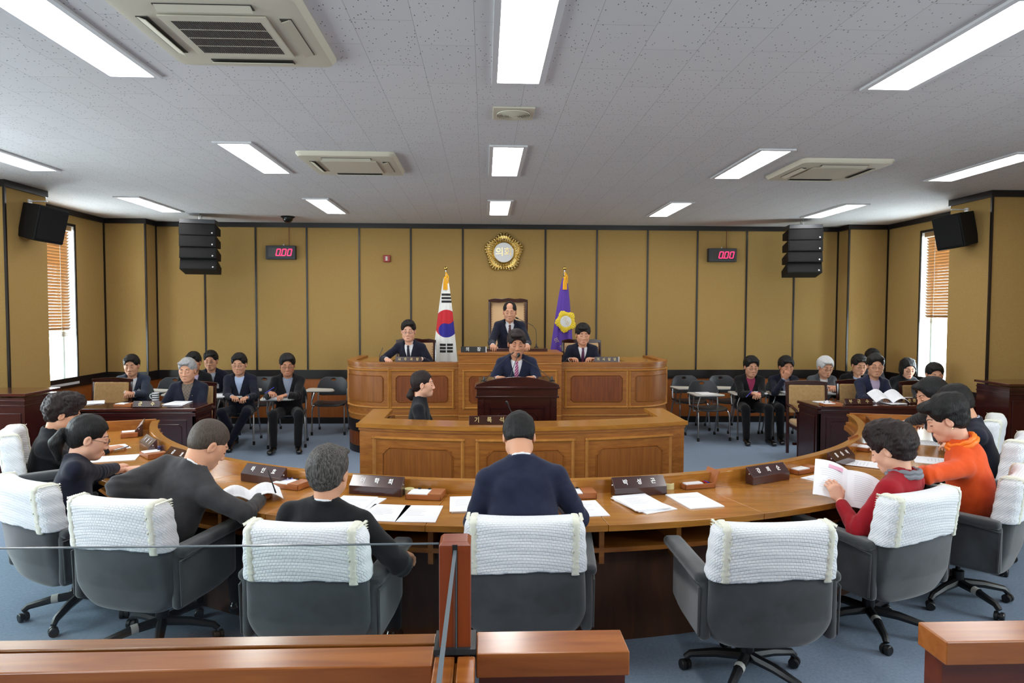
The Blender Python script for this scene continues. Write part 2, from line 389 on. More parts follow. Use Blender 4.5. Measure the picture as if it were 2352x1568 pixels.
# windows
def window(n, side, y0, y1, seen):
    x = XL if side < 0 else XR; s = -side                          # s points into the room
    root = setp(empty('window_%d' % n, (0, 0, 0)), kind='structure')
    g = MB(); xo = x-s*.20
    def bx(m, xa, xb, *r): m.box(min(xa, xb), max(xa, xb), *r)
    fr = MB()
    for a, b, c, d in ((y0, y0+.04, WZ0, WZ1), (y1-.04, y1, WZ0, WZ1), (y0, y1, WZ0, WZ0+.05), (y0, y1, WZ1-.04, WZ1), ((y0+y1)/2-.022, (y0+y1)/2+.022, WZ0, WZ1)):
        bx(fr, xo-.02*s, xo+.03*s, a, b, c, d)
    fr.build('window_frame', 'window_frame', root)
    bx(g, xo, xo+.006*s, y0+.04, y1-.04, WZ0+.05, WZ1-.04); g.build('pane', 'clear_glass', root)
    c = MB()
    for a, b, e, f in ((y0-.025, y0+.006, WZ0, WZ1), (y1-.006, y1+.025, WZ0, WZ1), (y0-.025, y1+.025, WZ1-.004, WZ1+.03)):
        bx(c, x-.0*s, x+.012*s, a, b, e, f)
    c.build('casing', 'black_trim', root)
    c = MB(); bx(c, x-.2*s, x+.03*s, y0, y1, WZ0-.03, WZ0+.004); c.build('sill', 'light_frame', root)
    c = MB()
    for a, b in ((y0, y0+.008), (y1-.008, y1)): bx(c, x-.2*s, x, a, b, WZ0, WZ1)
    bx(c, x-.2*s, x, y0, y1, WZ1-.008, WZ1); c.build('jamb', 'off_white', root)
    li = bpy.data.lights.new('window_portal', 'AREA'); li.shape = 'RECTANGLE'; li.size = WZ1-WZ0; li.size_y = y1-y0
    li.cycles.is_portal = True
    lo = bpy.data.objects.new('window_portal', li); COL.objects.link(lo); lo.location = (xo-.05*s, (y0+y1)/2, (WZ0+WZ1)/2); lo.rotation_euler = (0, R(-90) if s > 0 else R(90), 0)
    if not seen: return
    # wooden venetian blind
    bl = setp(empty('venetian_blind', (0, 0, 0)), None, None)
    setp(bl, {(-1, 1): 'wooden slat venetian blind, raised above the bright window behind the seated man on the left', (1, 1): 'wooden slat venetian blind half lowered in the tall window on the right wall'}.get((side, seen), 'wooden slat venetian blind on a %s side wall window nearer the gallery' % ('left' if side < 0 else 'right')), 'blind', 'wooden venetian blinds')
    zb = 1.44 if side < 0 else 1.66; zt = WZ1-.05; xb = x-s*.05
    h = MB(); bx(h, xb-.03, xb+.03, y0+.03, y1-.03, zt-.02, zt+.04); h.build('headrail', 'blind_rail', bl)
    sl = MB(); z = zt-.05
    while z > zb+.1:
        sl.obox((xb, (y0+y1)/2, z), (.05, y1-y0-.12, .0028), (0, R(47)*(-s), 0)); z -= .042
    z = zb+.10
    sl.build('slats', 'blind_slat', bl, smooth=0)
    st = MB()
    for kk in range(9): st.box(xb-.025, xb+.025, y0+.06, y1-.06, zb+.01+kk*.0075, zb+.013+kk*.0075)
    st.build('gathered_slats', 'blind_rail', bl, smooth=0)
    for q in (.25, .75):
        yy = y0+(y1-y0)*q; cd = MB(); cd.tube([(xb+s*.024, yy, zt), (xb+s*.024, yy, zb)], .0035, 5); cd.build('cord', 'off_white', bl)
n = 0
for side, L_ in ((-1, LWIN), (1, RWIN)):
    for i, (a, b) in enumerate(L_): n += 1; window(n, side, a, b, 1 if i == 0 else 0)
# ------------------------------------------------------------------ daylight and sky
w = bpy.data.worlds.new('World'); scn.world = w; w.use_nodes = True; nt = w.node_tree
bg = nt.nodes['Background']; bg.inputs[0].default_value = (.86, .93, 1.0, 1); bg.inputs[1].default_value = 8
# ------------------------------------------------------------------ ceiling things
lightp = None
cols = [(-4.42, 'far left'), (-2.11, 'left'), (.205, 'middle'), (2.53, 'right'), (4.82, 'far right')]
rows = [(3.60, 'nearest the camera'), (6.42, 'in the second row from the camera'), (9.22, 'nearest the back wall'), (.8, 'in an unseen row added for rear light')]  # last row is out of view, added to brighten the chair covers
def light_panel():
    r = empty('ceiling_light', (0, 0, 0), 0, 'x', 'light')
    W, Lh = .1275, .60; f = MB()
    for a in ((-W-.035, -W, -Lh-.035, Lh+.035), (W, W+.035, -Lh-.035, Lh+.035), (-W, W, -Lh-.035, -Lh), (-W, W, Lh, Lh+.035)): f.box(*a, -.016, 0)
    f.build('frame', 'light_frame', r, bevel=.002)
    d = MB(); d.add([(-W, -Lh, -.009), (W, -Lh, -.009), (W, Lh, -.009), (-W, Lh, -.009)], [(0, 3, 2, 1)]); 
    me = bpy.data.meshes.new('diffuser'); me.from_pydata(d.v, [], d.f); me.materials.append(MATS['light_panel']); o = bpy.data.objects.new('diffuser', me); COL.objects.link(o); o.parent = r
    return r
for yy, rn in rows:
    for xx, cn in cols:
        if lightp is None: lightp = light_panel(); o = lightp
        else: o = copy_tree(lightp)
        o.location = (xx, yy, CEIL); o['label'] = 'rectangular fluorescent ceiling panel, %s column, %s' % (cn, rn); o['group'] = 'ceiling light panels'
# four way cassette air conditioners
def cassette(loc, label, rz=0, grille=True):
    r = empty('air_conditioner', loc, rz, label, 'air conditioner', 'ceiling cassette air conditioners')
    h = .44
    def rr(w, rad, z, n=5):
        out = []
        for cx, cy, a0 in ((w-rad, w-rad, 0), (-w+rad, w-rad, 90), (-w+rad, -w+rad, 180), (w-rad, -w+rad, 270)):
            for i in range(n+1):
                a = R(a0+90*i/n); out.append((cx+rad*math.cos(a), cy+rad*math.sin(a), z))
        return out
    m = MB(); rings = [rr(h, .06, 0), rr(h, .06, -.012), rr(h-.02, .05, -.038), rr(h-.05, .04, -.042)]; n = len(rings[0])
    vs = [v for g in rings for v in g]; fs = []
    for i in range(3):
        for k in range(n): fs.append((i*n+k, i*n+(k+1) % n, (i+1)*n+(k+1) % n, (i+1)*n+k))
    fs.append(tuple(3*n+k for k in range(n))); m.add(vs, fs); m.build('housing', 'ac_plastic', r)
    g = MB(); g.box(-.25, .25, -.25, .25, -.052, -.043)
    g.build('grille_frame', 'ac_plastic', r, bevel=.004)
    s = MB(); s.cur = 0
    for i in range(42 if grille else 0):
        x = -.205+.41*i/41
        for j in range(4):
            y0 = -.2+j*.1; s.box(x-.0028, x+.0028, y0+.006, y0+.094, -.0535, -.051)
    if grille: s.build('grille_slots', 'dark_slot', r, smooth=0)
    f = MB()
    for a in range(4):
        Mr = Matrix.Rotation(R(90*a), 4, 'Z')
        q = MB(); q.box(-.22, .22, .305, .36, -.046, -.041)
        f.add([Mr @ Vector(v) for v in q.v], q.f)
    f.build('outlet_slots', 'ac_dark', r, smooth=0)
    f = MB()
    for a in range(4):
        Mr = Matrix.Rotation(R(90*a), 4, 'Z'); q = MB(); q.obox((0, .335, -.052), (.43, .045, .004), (R(20), 0, 0))
        fl = MB(); fl.add([Mr @ Vector(v) for v in q.v], q.f); fl.build('flap', 'ac_plastic', r, smooth=0)
    return r
cassette((-1.27, 3.50, CEIL), 'large beige cassette air conditioner with slatted grille, at the top left of the photo')
cassette((-1.24, 6.52, CEIL), 'beige cassette air conditioner beyond the nearest one, left of the middle lights', grille=False)
cassette((3.35, 6.55, CEIL), 'beige cassette air conditioner on the right half of the ceiling', grille=False)
cassette((4.05, 3.9, CEIL), 'cassette air conditioner cut off at the upper right edge of the photo')
v = empty('ceiling_vent', (.205, 4.86, CEIL), 0, 'square cream ceiling vent with a round slotted grille between the middle lights', 'vent')
MB().box(-.145, .145, -.145, .145, -.012, 0).build('plate', 'ac_plastic', v, bevel=.003)
m = MB()
for i in range(9):
    r0 = .12-.011*i
    m.lathe([(r0, -.012), (r0, -.022-.001*i), (r0-.004, -.022-.001*i), (r0-.004, -.012)], n=32)
m.build('ring_louvres', 'ac_plastic', v); MB().lathe([(.122, -.0125), (.122, -.0135), (.001, -.0135)], n=32).build('dark_throat', 'ac_dark', v)
MB().ball((0, 0, -.02), .03, 12, (1, 1, .4)).build('hub', 'ac_plastic', v)
# dome camera
p = at(661, 500, Z=CEIL); p.y = 10.25; p.x = at(661, 500, Y=10.25).x
v = empty('security_camera', (p.x, p.y, CEIL), 0, 'small black dome security camera on the ceiling near the back wall', 'security camera')
MB().lathe([(.1, 0), (.1, -.012), (.085, -.022), (.07, -.024)], n=28).build('base', 'speaker_black', v)
MB().lathe([(.074, -.02), (.07, -.05), (.052, -.078), (.025, -.094), (.002, -.098)], n=28).build('dome', 'screen_black', v)
MB().ball((-.03, -.05, -.05), .012, 8).build('lens', 'chrome_tube', v)
# ------------------------------------------------------------------ things on the back wall
def timer(px, py, label, rodpx):
    c = at(px, py, Y=YB-.05); r = empty('timer_display', (c.x, YB, c.z), 0, label, 'timer', 'red digit timers on the back wall')
    MB().box(-.23, .23, -.1, 0, -.108, .108).build('case', 'timer_case', r, bevel=.006)
    MB().box(-.19, .19, -.103, -.099, -.07, .075).build('screen', 'screen_black', r)
    m = MB(); sh = .22
    def seg(x0, z0, x1, z1, w=.011):
        a = Vector((x0+z0*sh, z0)); b = Vector((x1+z1*sh, z1)); d = (b-a).normalized(); a += d*.003; b -= d*.003; q = Vector((-d.y, d.x))*w/2
        m.add([(p.x, -.1055, p.y) for p in (a-q, b-q, b+q, a+q)]+[(p.x, -.104, p.y) for p in (a-q, b-q, b+q, a+q)], [(0, 1, 2, 3), (4, 7, 6, 5), (0, 4, 5, 1), (1, 5, 6, 2), (2, 6, 7, 3), (3, 7, 4, 0)])
    for i in range(3):
        x = -.03+i*.088; hw = .028; hh = .05
        seg(x-hw, hh, x+hw, hh); seg(x-hw, -hh, x+hw, -hh)
        for zz in ((0, hh), (-hh, 0)): seg(x-hw, zz[0], x-hw, zz[1]); seg(x+hw, zz[0], x+hw, zz[1])
    m.box(.0, .011, -.1055, -.104, -.056, -.045)
    m.build('digits', 'led_red', r, smooth=0)
    MB().tube([(rodpx, -.03, .1), (rodpx, -.03, CEIL-.07-c.z)], .006, 6).build('cable', 'copper_cable', r)
    MB().box(rodpx-.09, rodpx-.075, -.05, -.03, .1, .135).build('bracket', 'off_white', r)
timer(646, 580, 'black wall timer reading 0.00 in red, left of the council emblem', .12)
timer(1658, 586, 'black wall timer reading 0.00 in red, right half of the back wall', .08)
c = at(889, 594, Y=YB); r = empty('fire_alarm', (c.x, YB, c.z), 0, 'small red fire alarm box on the back wall', 'fire alarm')
MB().box(-.055, .055, -.045, 0, -.055, .055).build('housing', 'alarm_red', r, bevel=.01)
MB().box(-.018, .014, -.05, -.044, -.035, .035).build('strobe', 'off_white', r, bevel=.004)
# gilt council emblem: five-lobed blossom with a silver disc
c = at(1157, 580, Y=YB); r = empty('emblem', (c.x, YB, c.z), 0, 'golden five-lobed blossom emblem with silver centre on the back wall', 'emblem')
m = MB(); nP = 40; vs = []
def er(a, lo): return lo
for i in range(360):
    a = 2*math.pi*i/360; lobe = .5+.5*math.cos(5*(a-math.pi/2)); Rr = .268+.047*lobe+.014*abs(math.cos(a*nP/2)); 
    w = abs(math.cos(a*20))
    for rad, yy in ((Rr, -.012), (Rr-.006, -.028-.03*w), (Rr*.82, -.045-.035*w), (.195, -.025-.02*w), (.16, -.02)):
        vs.append((rad*math.cos(a), yy, rad*math.sin(a)))
fs = []
for i in range(360):
    for k in range(4): fs.append((i*5+k, ((i+1) % 360)*5+k, ((i+1) % 360)*5+k+1, i*5+k+1))
fs.append(tuple(i*5 for i in range(360))); m.add(vs, fs)
for i in range(40):
    a = 2*math.pi*i/40; lobe = .5+.5*math.cos(5*(a-math.pi/2)); Rr = .258+.047*lobe; m.ball((Rr*math.cos(a), -.05, Rr*math.sin(a)), .017, 8)
m.build('petals', 'gold', r, smooth=60)
MB().lathe([(.172, .0), (.172, .012), (.163, .02), (.155, .012)], n=48, M=Matrix.Translation((0, -.028, 0)) @ Matrix.Rotation(R(90), 4, 'X')).build('rim', 'gold', r)
MB().lathe([(.158, -.004), (.158, .0), (.001, .0)], n=48, M=Matrix.Translation((0, -.042, 0)) @ Matrix.Rotation(R(90), 4, 'X')).build('disc', 'silver_plate', r)
text('의회', .15, 'gold', frame_m((0, -.043, 0), (1, 0, 0), (0, 0, 1)), r, .003)
# line array loudspeakers hung from the ceiling and box speakers on the columns
def line_array(pxl, pxr, side, label):
    cx = (at(pxl, 560, Y=10.1).x+at(pxr, 560, Y=10.1).x)/2
    r = empty('line_array_speaker', (cx, 10.15, CEIL), -side*R(10), label, 'loudspeaker', 'hanging line array loudspeakers')
    MB().box(-.24, .24, -.2, .14, -.15, -.09).build('flying_frame', 'speaker_metal', r, bevel=.004)
    rd = MB(); rd.tube([(0, -.06, 0), (0, -.06, -.1)], .008, 6); rd.tube([(0, .08, 0), (0, .08, -.1)], .008, 6); rd.build('rods', 'chrome_tube', r)
    z = -.155; tilt = [2, 5, 9, 15]; y = -.19
    for i in range(4):
        h = .163; M = Matrix.Translation((0, y, z)) @ Matrix.Rotation(R(-tilt[i]), 4, 'X')
        b = MB(); pr = [(0, 0), (0, -h), (.34, -h+.03), (.34, -.03)]
        q = MB(); q.prism(pr, -.25, .25, 'x'); b.add([M @ Vector(v) for v in q.v], q.f); o = b.build('speaker_box', 'speaker_black', r, bevel=.004)
        q = MB(); q.box(-.235, .235, -.004, .0, -h+.01, -.01); g = MB(); g.add([M @ Vector(v) for v in q.v], q.f); g.build('grille', 'speaker_black', o)
        q = MB(); q.ball((.2, -.006, -h+.035), .013, 8); g = MB(); g.add([M @ Vector(v) for v in q.v], q.f); g.build('badge', 'silver_plate', o)
        z -= h*math.cos(R(tilt[i]))+.003; y += h*math.sin(R(tilt[i]))*1.0
line_array(412, 503, -1, 'black line array loudspeaker hanging at the left of the back wall')
line_array(1803, 1888, 1, 'black line array loudspeaker hanging at the right of the back wall')
def box_speaker(side, label):
    x = PXL if side < 0 else PXR; s = -side; c = at(97, 500, X=-4.9) if side < 0 else at(2200, 517, X=5.55)
    r = empty('wall_speaker', (x, 8.0, c.z), 0, label, 'loudspeaker', 'box loudspeakers on the columns')
    def bx(m, a, b, *q): return m.box(min(a*s, b*s), max(a*s, b*s), *q)
    b = MB(); pr = [(.10, .19), (.10, -.19), (.40, -.2), (.42, -.19), (.43, .18), (.40, .2)]
    M = Matrix.Rotation(R(12)*s, 4, 'Y') @ Matrix.Rotation(R(-28)*s, 4, 'Z')
    q = MB(); q.prism([(a*s, z) for a, z in pr], -.16, .16, 'y'); b.add([M @ Vector(v) for v in q.v], q.f); o = b.build('cabinet', 'speaker_black', r, bevel=.008)
    q = MB(); q.box(*sorted((.432*s, .438*s)), -.145, .145, -.17, .17); g = MB(); g.add([M @ Vector(v) for v in q.v], q.f); g.build('grille', 'speaker_black', o)
    k = MB(); bx(k, 0, .012, -.03, .03, -.2, .24); bx(k, 0, .2, -.012, .012, .215, .227); bx(k, 0, .2, -.012, .012, -.2, -.188); k.build('bracket', 'silver_plate', r)
    MB().tube([(0, -.05, .0), (.03*s, -.05, .06), (.09*s, -.03, .08)], .005, 6).build('cable', 'pen_black', r)
box_speaker(-1, 'black box loudspeaker on a bracket on the left column'); box_speaker(1, 'black box loudspeaker on a bracket on the right column')
# ================================================================== panelled joinery helpers
def oct_outline(mb, P, s0, s1, z0, z1, c, w, o0, o1, n=8, cz=None):
    """thin moulding round a panel with clipped corners"""
    cz = c if cz is None else cz
    pts = [(s0+c, z0), (s1-c, z0), (s1, z0+cz), (s1, z1-cz), (s1-c, z1), (s0+c, z1), (s0, z1-cz), (s0, z0+cz)]
    for a, b in zip(pts, pts[1:]+pts[:1]): mb.cline(P, a, b, w, o0, o1, n if abs(a[0]-b[0]) > c*1.5 else 1)
def framed(root, P, s0, s1, z0, z1, inner, mats, n=8, c=.05, name='panel'):
    """raised outer moulding + inner clipped outline + veneer field, as one part with two sub-parts"""
    f = MB(); f.cbox(P, s0, s1, z0, z1, -.004, .002, n); o = f.build(name, mats[0], root, smooth=30)
    m = MB(); w = .032
    for a, b in (((s0, z0+w/2), (s1, z0+w/2)), ((s0, z1-w/2), (s1, z1-w/2))): m.cline(P, a, b, w, 0, .02, n)
    for a, b in (((s0+w/2, z0), (s0+w/2, z1)), ((s1-w/2, z0), (s1-w/2, z1))): m.cline(P, a, b, w, 0, .0202, 1)
    m.build('moulding', mats[1], o, smooth=0)
    i = inner; g = MB(); g.cbox(P, s0+i+.012, s1-i-.012, z0+i+.012, z1-i-.012, 0, .006, n); oct_outline(g, P, s0+i, s1-i, z0+i, z1-i, c, .012, .001, .012, n)
    g.cur = 0; g.build('inner_field', mats[2], o, smooth=30)
    return o
# ================================================================== presiding bench on the dais
def arcpath(pts_segs):
    """list of ('L',p0,p1) / ('A',centre,r,a0,a1) -> function s -> (point, outward normal), total length"""
    L = []; tot = 0
    for g in pts_segs:
        l = (Vector(g[2])-Vector(g[1])).length if g[0] == 'L' else abs(R(g[4]-g[3]))*g[2]
        L.append((tot, l, g)); tot += l
    def P(s, z, o):
        for st, l, g in L:
            if s <= st+l+1e-6 or g is L[-1][2]:
                t = (s-st)/l
                if g[0] == 'L':
                    a, b = Vector(g[1]), Vector(g[2]); d = (b-a).normalized(); q = a+(b-a)*t; nn = Vector((d.y, -d.x))
                else:
                    a = R(g[3]+(g[4]-g[3])*t); nn = Vector((math.cos(a), math.sin(a))); q = Vector(g[1])+nn*g[2]
                q = q+nn*o; return (q.x, q.y, z)
    return P, tot, [x[0] for x in L]
BYF = 8.5
P, tot, st = arcpath([('L', (-1.80, 9.95), (-1.80, 9.10)), ('A', (-1.20, 9.10), .60, 180, 270), ('L', (-1.20, BYF), (1.86, BYF)), ('A', (1.86, 9.10), .60, 270, 360), ('L', (2.46, 9.10), (2.46, 9.95))])
bench = empty('presiding_bench', (0, 0, 0), 0, 'long oak presiding bench with curved ends and a raised middle, on the dais', 'bench')
DAIS = .44; BT = 1.165
def full(mb, z0, z1, o0, o1):
    for i, a in enumerate(st):
        b = st[i+1] if i+1 < len(st) else tot; mb.cbox(P, a, b, z0, z1, o0, o1, 12 if i in (1, 3) else 2)
    return mb
full(MB(), .09, DAIS+.0, -.09, -.01).build('fluted_plinth', 'oak_z', bench, smooth=30)
m = MB()
s = 0
while s < tot-.03: m.cbox(P, s+.004, s+.03, .1, .27, -.011, -.004, 1); s += .036
m.build('flutes', 'oak_red', bench, smooth=30)
full(MB(), 0, .09, -.09, -.002).build('black_base', 'black_trim', bench, smooth=30)
full(MB(), .275, .43, -.02, .006).build('black_band', 'black_trim', bench, smooth=30)
full(MB(), .43, BT-.02, -.04, 0).build('front', 'oak_x', bench, smooth=30)
m = full(MB(), BT-.022, BT+.006, -.1, .018); full(m, BT-.05, BT-.022, -.03, .010); m.build('cap_rail', 'oak_x', bench, smooth=30)
m = full(MB(), .495, .51, -.01, .012); full(m, 1.098, 1.108, -.01, .008); m.build('string_moulding', 'oak_light', bench, smooth=30)
m = full(MB(), BT-.05, BT-.02, -.55, -.09); m.build('desktop', 'oak_top', bench, smooth=30)
x2s = lambda x: st[2]+(x+1.20)
RM = ('oak_x', 'oak_light', 'oak_red')
for x0, x1 in ((at(894, 900, Y=BYF).x, at(1044, 900, Y=BYF).x), (at(1296, 900, Y=BYF).x, at(1444, 900, Y=BYF).x)):
    framed(bench, P, x2s(x0), x2s(x1), .585, 1.085, .085, RM, 4, .03)
framed(bench, P, st[1]+.12, st[2]+.02, .585, 1.085, .085, ('oak_x', 'oak_light', 'oak_z'), 12, .03)
framed(bench, P, st[3]-.02, st[4]-.12, .585, 1.085, .085, ('oak_x', 'oak_light', 'oak_z'), 12, .03)
cx0, cx1 = at(1053, 812, Y=8.45).x, at(1290, 812, Y=8.45).x
m = MB(); m.box(cx0, cx1, 8.44, BYF+.02, .43, 1.27); m.box(cx0, cx0+.03, BYF, 9.1, BT, 1.27); m.box(cx1-.03, cx1, BYF, 9.1, BT, 1.27); m.build('centre_front', 'oak_x', bench, bevel=.003)
m = MB(); m.box(cx0-.015, cx1+.015, 8.425, 9.12, 1.27, 1.30); m.build('centre_top', 'oak_x', bench, bevel=.004)
Pc = lambda s, z, o: (s, 8.44-o, z)
framed(bench, Pc, cx0+.05, cx1-.05, .585, 1.085, .085, RM, 1, .03)
m = MB(); m.box(cx0, cx1, 8.432, 8.45, 1.155, 1.165); m.box(cx0, cx1, 8.43, 8.45, .495, .51); m.build('centre_moulding', 'oak_light', bench)
d = setp(MB().box(-1.68, 2.34, 9.15, YB-.03, 0, DAIS).box(-1.15, 1.80, 8.62, 9.15, 0, DAIS-.001).build('dais', 'carpet'), 'blue carpeted dais behind the presiding bench', 'platform')
setp(MB().box(-.35, .96, 9.16, 10.6, DAIS, DAIS+.12).build('chair_platform', 'carpet', bevel=.01), 'raised carpeted step under the high-backed chair', 'platform')
# ================================================================== recorder's desk
rd = empty('recorder_desk', (0, 0, 0), 0, "U-shaped oak recorder's desk with three framed front panels in the middle of the room", 'desk')
RZ = .85
x0, x1, ya, ym, yb = -1.07, 1.77, 5.82, 5.59, 5.87
def Pr(s, z, o):
    t = (s-x0)/(x1-x0); y = ya+(yb-ya)*t-(((ya+yb)/2-ym)*4*t*(1-t)); sl = (yb-ya)/(x1-x0)-((ya+yb)/2-ym)*4*(1-2*t)/(x1-x0)
    nn = Vector((sl, -1)).normalized(); return (s+nn.x*o, y+nn.y*o, z)
MB().cbox(Pr, x0, x1, .0, RZ-.03, -.04, 0, 24).build('front', 'oak_x', rd, smooth=30)
m = MB(); m.cbox(Pr, x0-.02, x1+.02, RZ-.035, RZ, -.29, .025, 24); m.build('top', 'oak_top', rd, smooth=30)
m = MB(); m.cbox(Pr, x0-.005, x1+.005, RZ-.06, RZ-.035, -.03, .012, 24); m.build('cap_moulding', 'oak_x', rd, smooth=30)
for nm, xa, xb in (('wing', x0-.02, x0+.17), ('wing', x1-.17, x1+.02)):
    MB().box(xa, xb, 5.85, 6.66, RZ-.035, RZ-.0005).build('wing_top', 'oak_top', rd, bevel=.003)
    a, b = (xa+.02, xa+.06) if xa < 0 else (xb-.06, xb-.02)
    MB().box(a, b, 5.87, 6.64, 0, RZ-.035).build('wing_side', 'oak_z', rd)
for a, b in ((at(852, 1050, Y=5.7).x, at(1067, 1050, Y=5.62).x), (at(1092, 1050, Y=5.6).x, at(1321, 1050, Y=5.6).x), (at(1344, 1050, Y=5.63).x, at(1549, 1050, Y=5.75).x)):
    framed(rd, Pr, a, b, .10, .745, .095, ('oak_x', 'oak_light', 'oak_z'), 10, .055)
# ================================================================== podium
pd = empty('podium', (.325, 6.75, 0), 0, 'dark mahogany speaking podium with an arched top, between the recorder desk and the bench', 'podium')
hw = .40
m = MB(); m.box(-hw+.02, hw-.02, -.15, .25, 0, .98); m.build('body', 'mahogany', pd, bevel=.004)
m = MB(); arch = [(-hw-.01, 1.075), (-hw-.01, 1.09)]
for i in range(21):
    t = -1+2*i/20; arch.append((hw*t*1.02, 1.095+.078*(1-t*t)))
arch += [(hw+.01, 1.09), (hw+.01, 1.075)]
m.prism(arch, -.19, -.15, 'y'); m.build('arched_crest', 'mahogany', pd, bevel=.004)
m = MB(); m.box(-hw-.015, hw+.015, -.20, .27, 1.055, 1.078); m.box(-hw, hw, -.17, .26, .98, 1.055); m.box(-hw-.01, hw+.01, -.185, .27, .965, .985); m.build('cornice', 'mahogany', pd, bevel=.005)
m = MB(); m.obox((0, .06, 1.10), (hw*1.9, .36, .02), (R(8), 0, 0)); m.build('reading_top', 'mahogany_top', pd, bevel=.003)
Pp = lambda s, z, o: (s, -.15-o, z)
framed(pd, Pp, -.27, .27, .12, .88, .07, ('mahogany', 'mahogany', 'mahogany'), 1, .03)
for sx in (-1, 1):
    q = MB(); q.box(*sorted((sx*(hw-.07), sx*(hw-.01))), -.165, -.14, 0, .965); q.box(*sorted((sx*(hw-.06), sx*(hw-.02))), -.172, -.16, .87, .94); q.build('pilaster', 'mahogany', pd, bevel=.003)
def gooseneck(name, pts, label, group=None, head=.011, base=True):
    r = empty(name, pts[0], 0, label, 'microphone', group); o = Vector(pts[0]); q = [Vector(p)-o for p in pts]
    a = MB(); a.tube(q, .0035, 6); a.build('neck', 'speaker_metal', r)
    d = (q[-1]-q[-2]).normalized(); a = MB(); a.tube([q[-1]-d*.005, q[-1]+d*.012, q[-1]+d*.035, q[-1]+d*.042], [.006, head, head, .004], 10); a.build('capsule', 'pen_black', r)
    if base: a = MB(); a.lathe([(.03, 0), (.03, .01), (.012, .014), (.007, .05), (.004, .052)], n=16); a.build('base', 'pen_black', r)
    return r
def arcpts(a, b, sag, n=8):
    a = Vector(a); b = Vector(b); return [a.lerp(b, i/n)+Vector((0, 0, sag*4*(i/n)*(1-i/n))) for i in range(n+1)]
gooseneck('microphone', arcpts((0, 6.72, 1.115), at(1173, 814, Y=6.80), .02), 'thin gooseneck microphone at the left of the podium', 'podium microphones', .0055)
gooseneck('microphone', arcpts((.25, 6.70, 1.115), at(1189, 819, Y=6.76), .02), 'gooseneck microphone with round black capsule, middle one at the mahogany podium', 'podium microphones', .017)
gooseneck('microphone', arcpts((.68, 6.72, 1.115), at(1208, 829, Y=6.80), .02), 'thin gooseneck microphone at the right of the podium', 'podium microphones', .0055)
p0 = at(1232, 796, Y=8.85); p0.z = 1.34
gooseneck('microphone', [p0, p0+Vector((0, 0, .18)), p0+Vector((-.01, 0, .24)), p0+Vector((-.05, 0, .29)), p0+Vector((-.15, .02, .34)), p0+Vector((-.24, .02, .38))], 'tall gooseneck microphone bent towards the presiding man standing at the bench')
gooseneck('microphone', arcpts((.34, 6.05, .71), at(1167, 930, Y=6.05), .0), "slim gooseneck microphone behind the recorder's desk nameplate")
# ================================================================== curved council desk
CXD, CYD = .275, 7.49
RI, RO = 3.50, 4.13
def Pd(a, z, o):                 # a = angle in degrees from straight towards the camera, o = outward (towards the seats) from RI
    t = R(a); r = RI+o; return (CXD+r*math.sin(t), CYD-r*math.cos(t), z)
desk = empty('council_desk', (0, 0, 0), 0, 'long horseshoe-shaped oak council desk with open shelves on the seat side', 'desk')
A0, A1 = -70.5, 74.5; DZ = .72
seams = [A0, -58, -45.5, -33, -20.5, -8, 5, 17.5, 30.5, 43.5, 57, A1]
for a, b in zip(seams, seams[1:]):
    m = MB(); m.cbox(Pd, a+.012, b-.012, DZ-.035, DZ, .0, RO-RI, 8); m.build('desktop', 'oak_top', desk, smooth=30, bevel=.003)
m = MB(); m.cbox(Pd, A0, A1, DZ, DZ+.075, -.012, .035, 96); m.cbox(Pd, A0, A1, DZ+.06, DZ+.08, -.03, .03, 96); m.build('gallery_rail', 'oak_top', desk, smooth=30)
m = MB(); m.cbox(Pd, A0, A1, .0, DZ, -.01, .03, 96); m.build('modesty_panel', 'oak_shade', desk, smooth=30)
m = MB(); m.cbox(Pd, A0, A1, DZ-.08, DZ-.035, -.05, .0, 96); m.cbox(Pd, A0, A1, DZ-.035, DZ+.0, -.035, .0, 96); m.build('outer_moulding', 'oak_x', desk, smooth=30)
m = MB(); m.cbox(Pd, A0, A1, .53, .555, .03, .50, 96); m.build('shelf', 'oak_x', desk, smooth=30)
for a in seams[1:-1]+[(p+q)/2 for p, q in zip(seams, seams[1:])]: MB().cbox(Pd, a-.2, a+.2, .47, DZ-.035, .03, .50, 1).build('shelf_divider', 'oak_x', desk, smooth=0)
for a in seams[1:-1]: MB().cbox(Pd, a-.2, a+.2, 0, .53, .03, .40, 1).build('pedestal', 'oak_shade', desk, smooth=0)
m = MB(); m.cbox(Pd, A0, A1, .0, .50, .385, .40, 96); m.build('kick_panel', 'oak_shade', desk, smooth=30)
for a, b in ((A0-.25, A0+.25), (A1-.25, A1+.25)):
    m = MB(); m.cbox(Pd, a, b, 0, DZ+.09, .0, RO-RI-.02, 1); m.build('end_panel', 'oak_x', desk, smooth=0, bevel=.003)
# ================================================================== gallery barrier in the foreground
gz = 1.0
def barrier(root, x0, x1, y0, y1, body=True, groove=None, n='rail_cap'):
    m = MB()
    if groove == 'x':
        g = .006; c = (y0+y1)/2+.02
        m.box(x0, x1, y0, c-g, gz-.06, gz); m.box(x0, x1, c+g, y1, gz-.06, gz); m.box(x0, x1, c-g, c+g, gz-.06, gz-.015)
    elif groove == 'y':
        g = .006; c = (x0+x1)/2
        m.box(x0, c-g, y0, y1, gz-.06, gz); m.box(c+g, x1, y0, y1, gz-.06, gz); m.box(c-g, c+g, y0, y1, gz-.06, gz-.015)
    else: m.box(x0, x1, y0, y1, gz-.06, gz)
    m.build(n, 'cherry', root, bevel=.004)
    m = MB(); i = .022; m.box(x0+(0 if groove == 'x' else i*.3), x1-i*.3, y0+i, y1-i, 0, gz-.06); m.build('panel_board', 'cherry_dark', root)
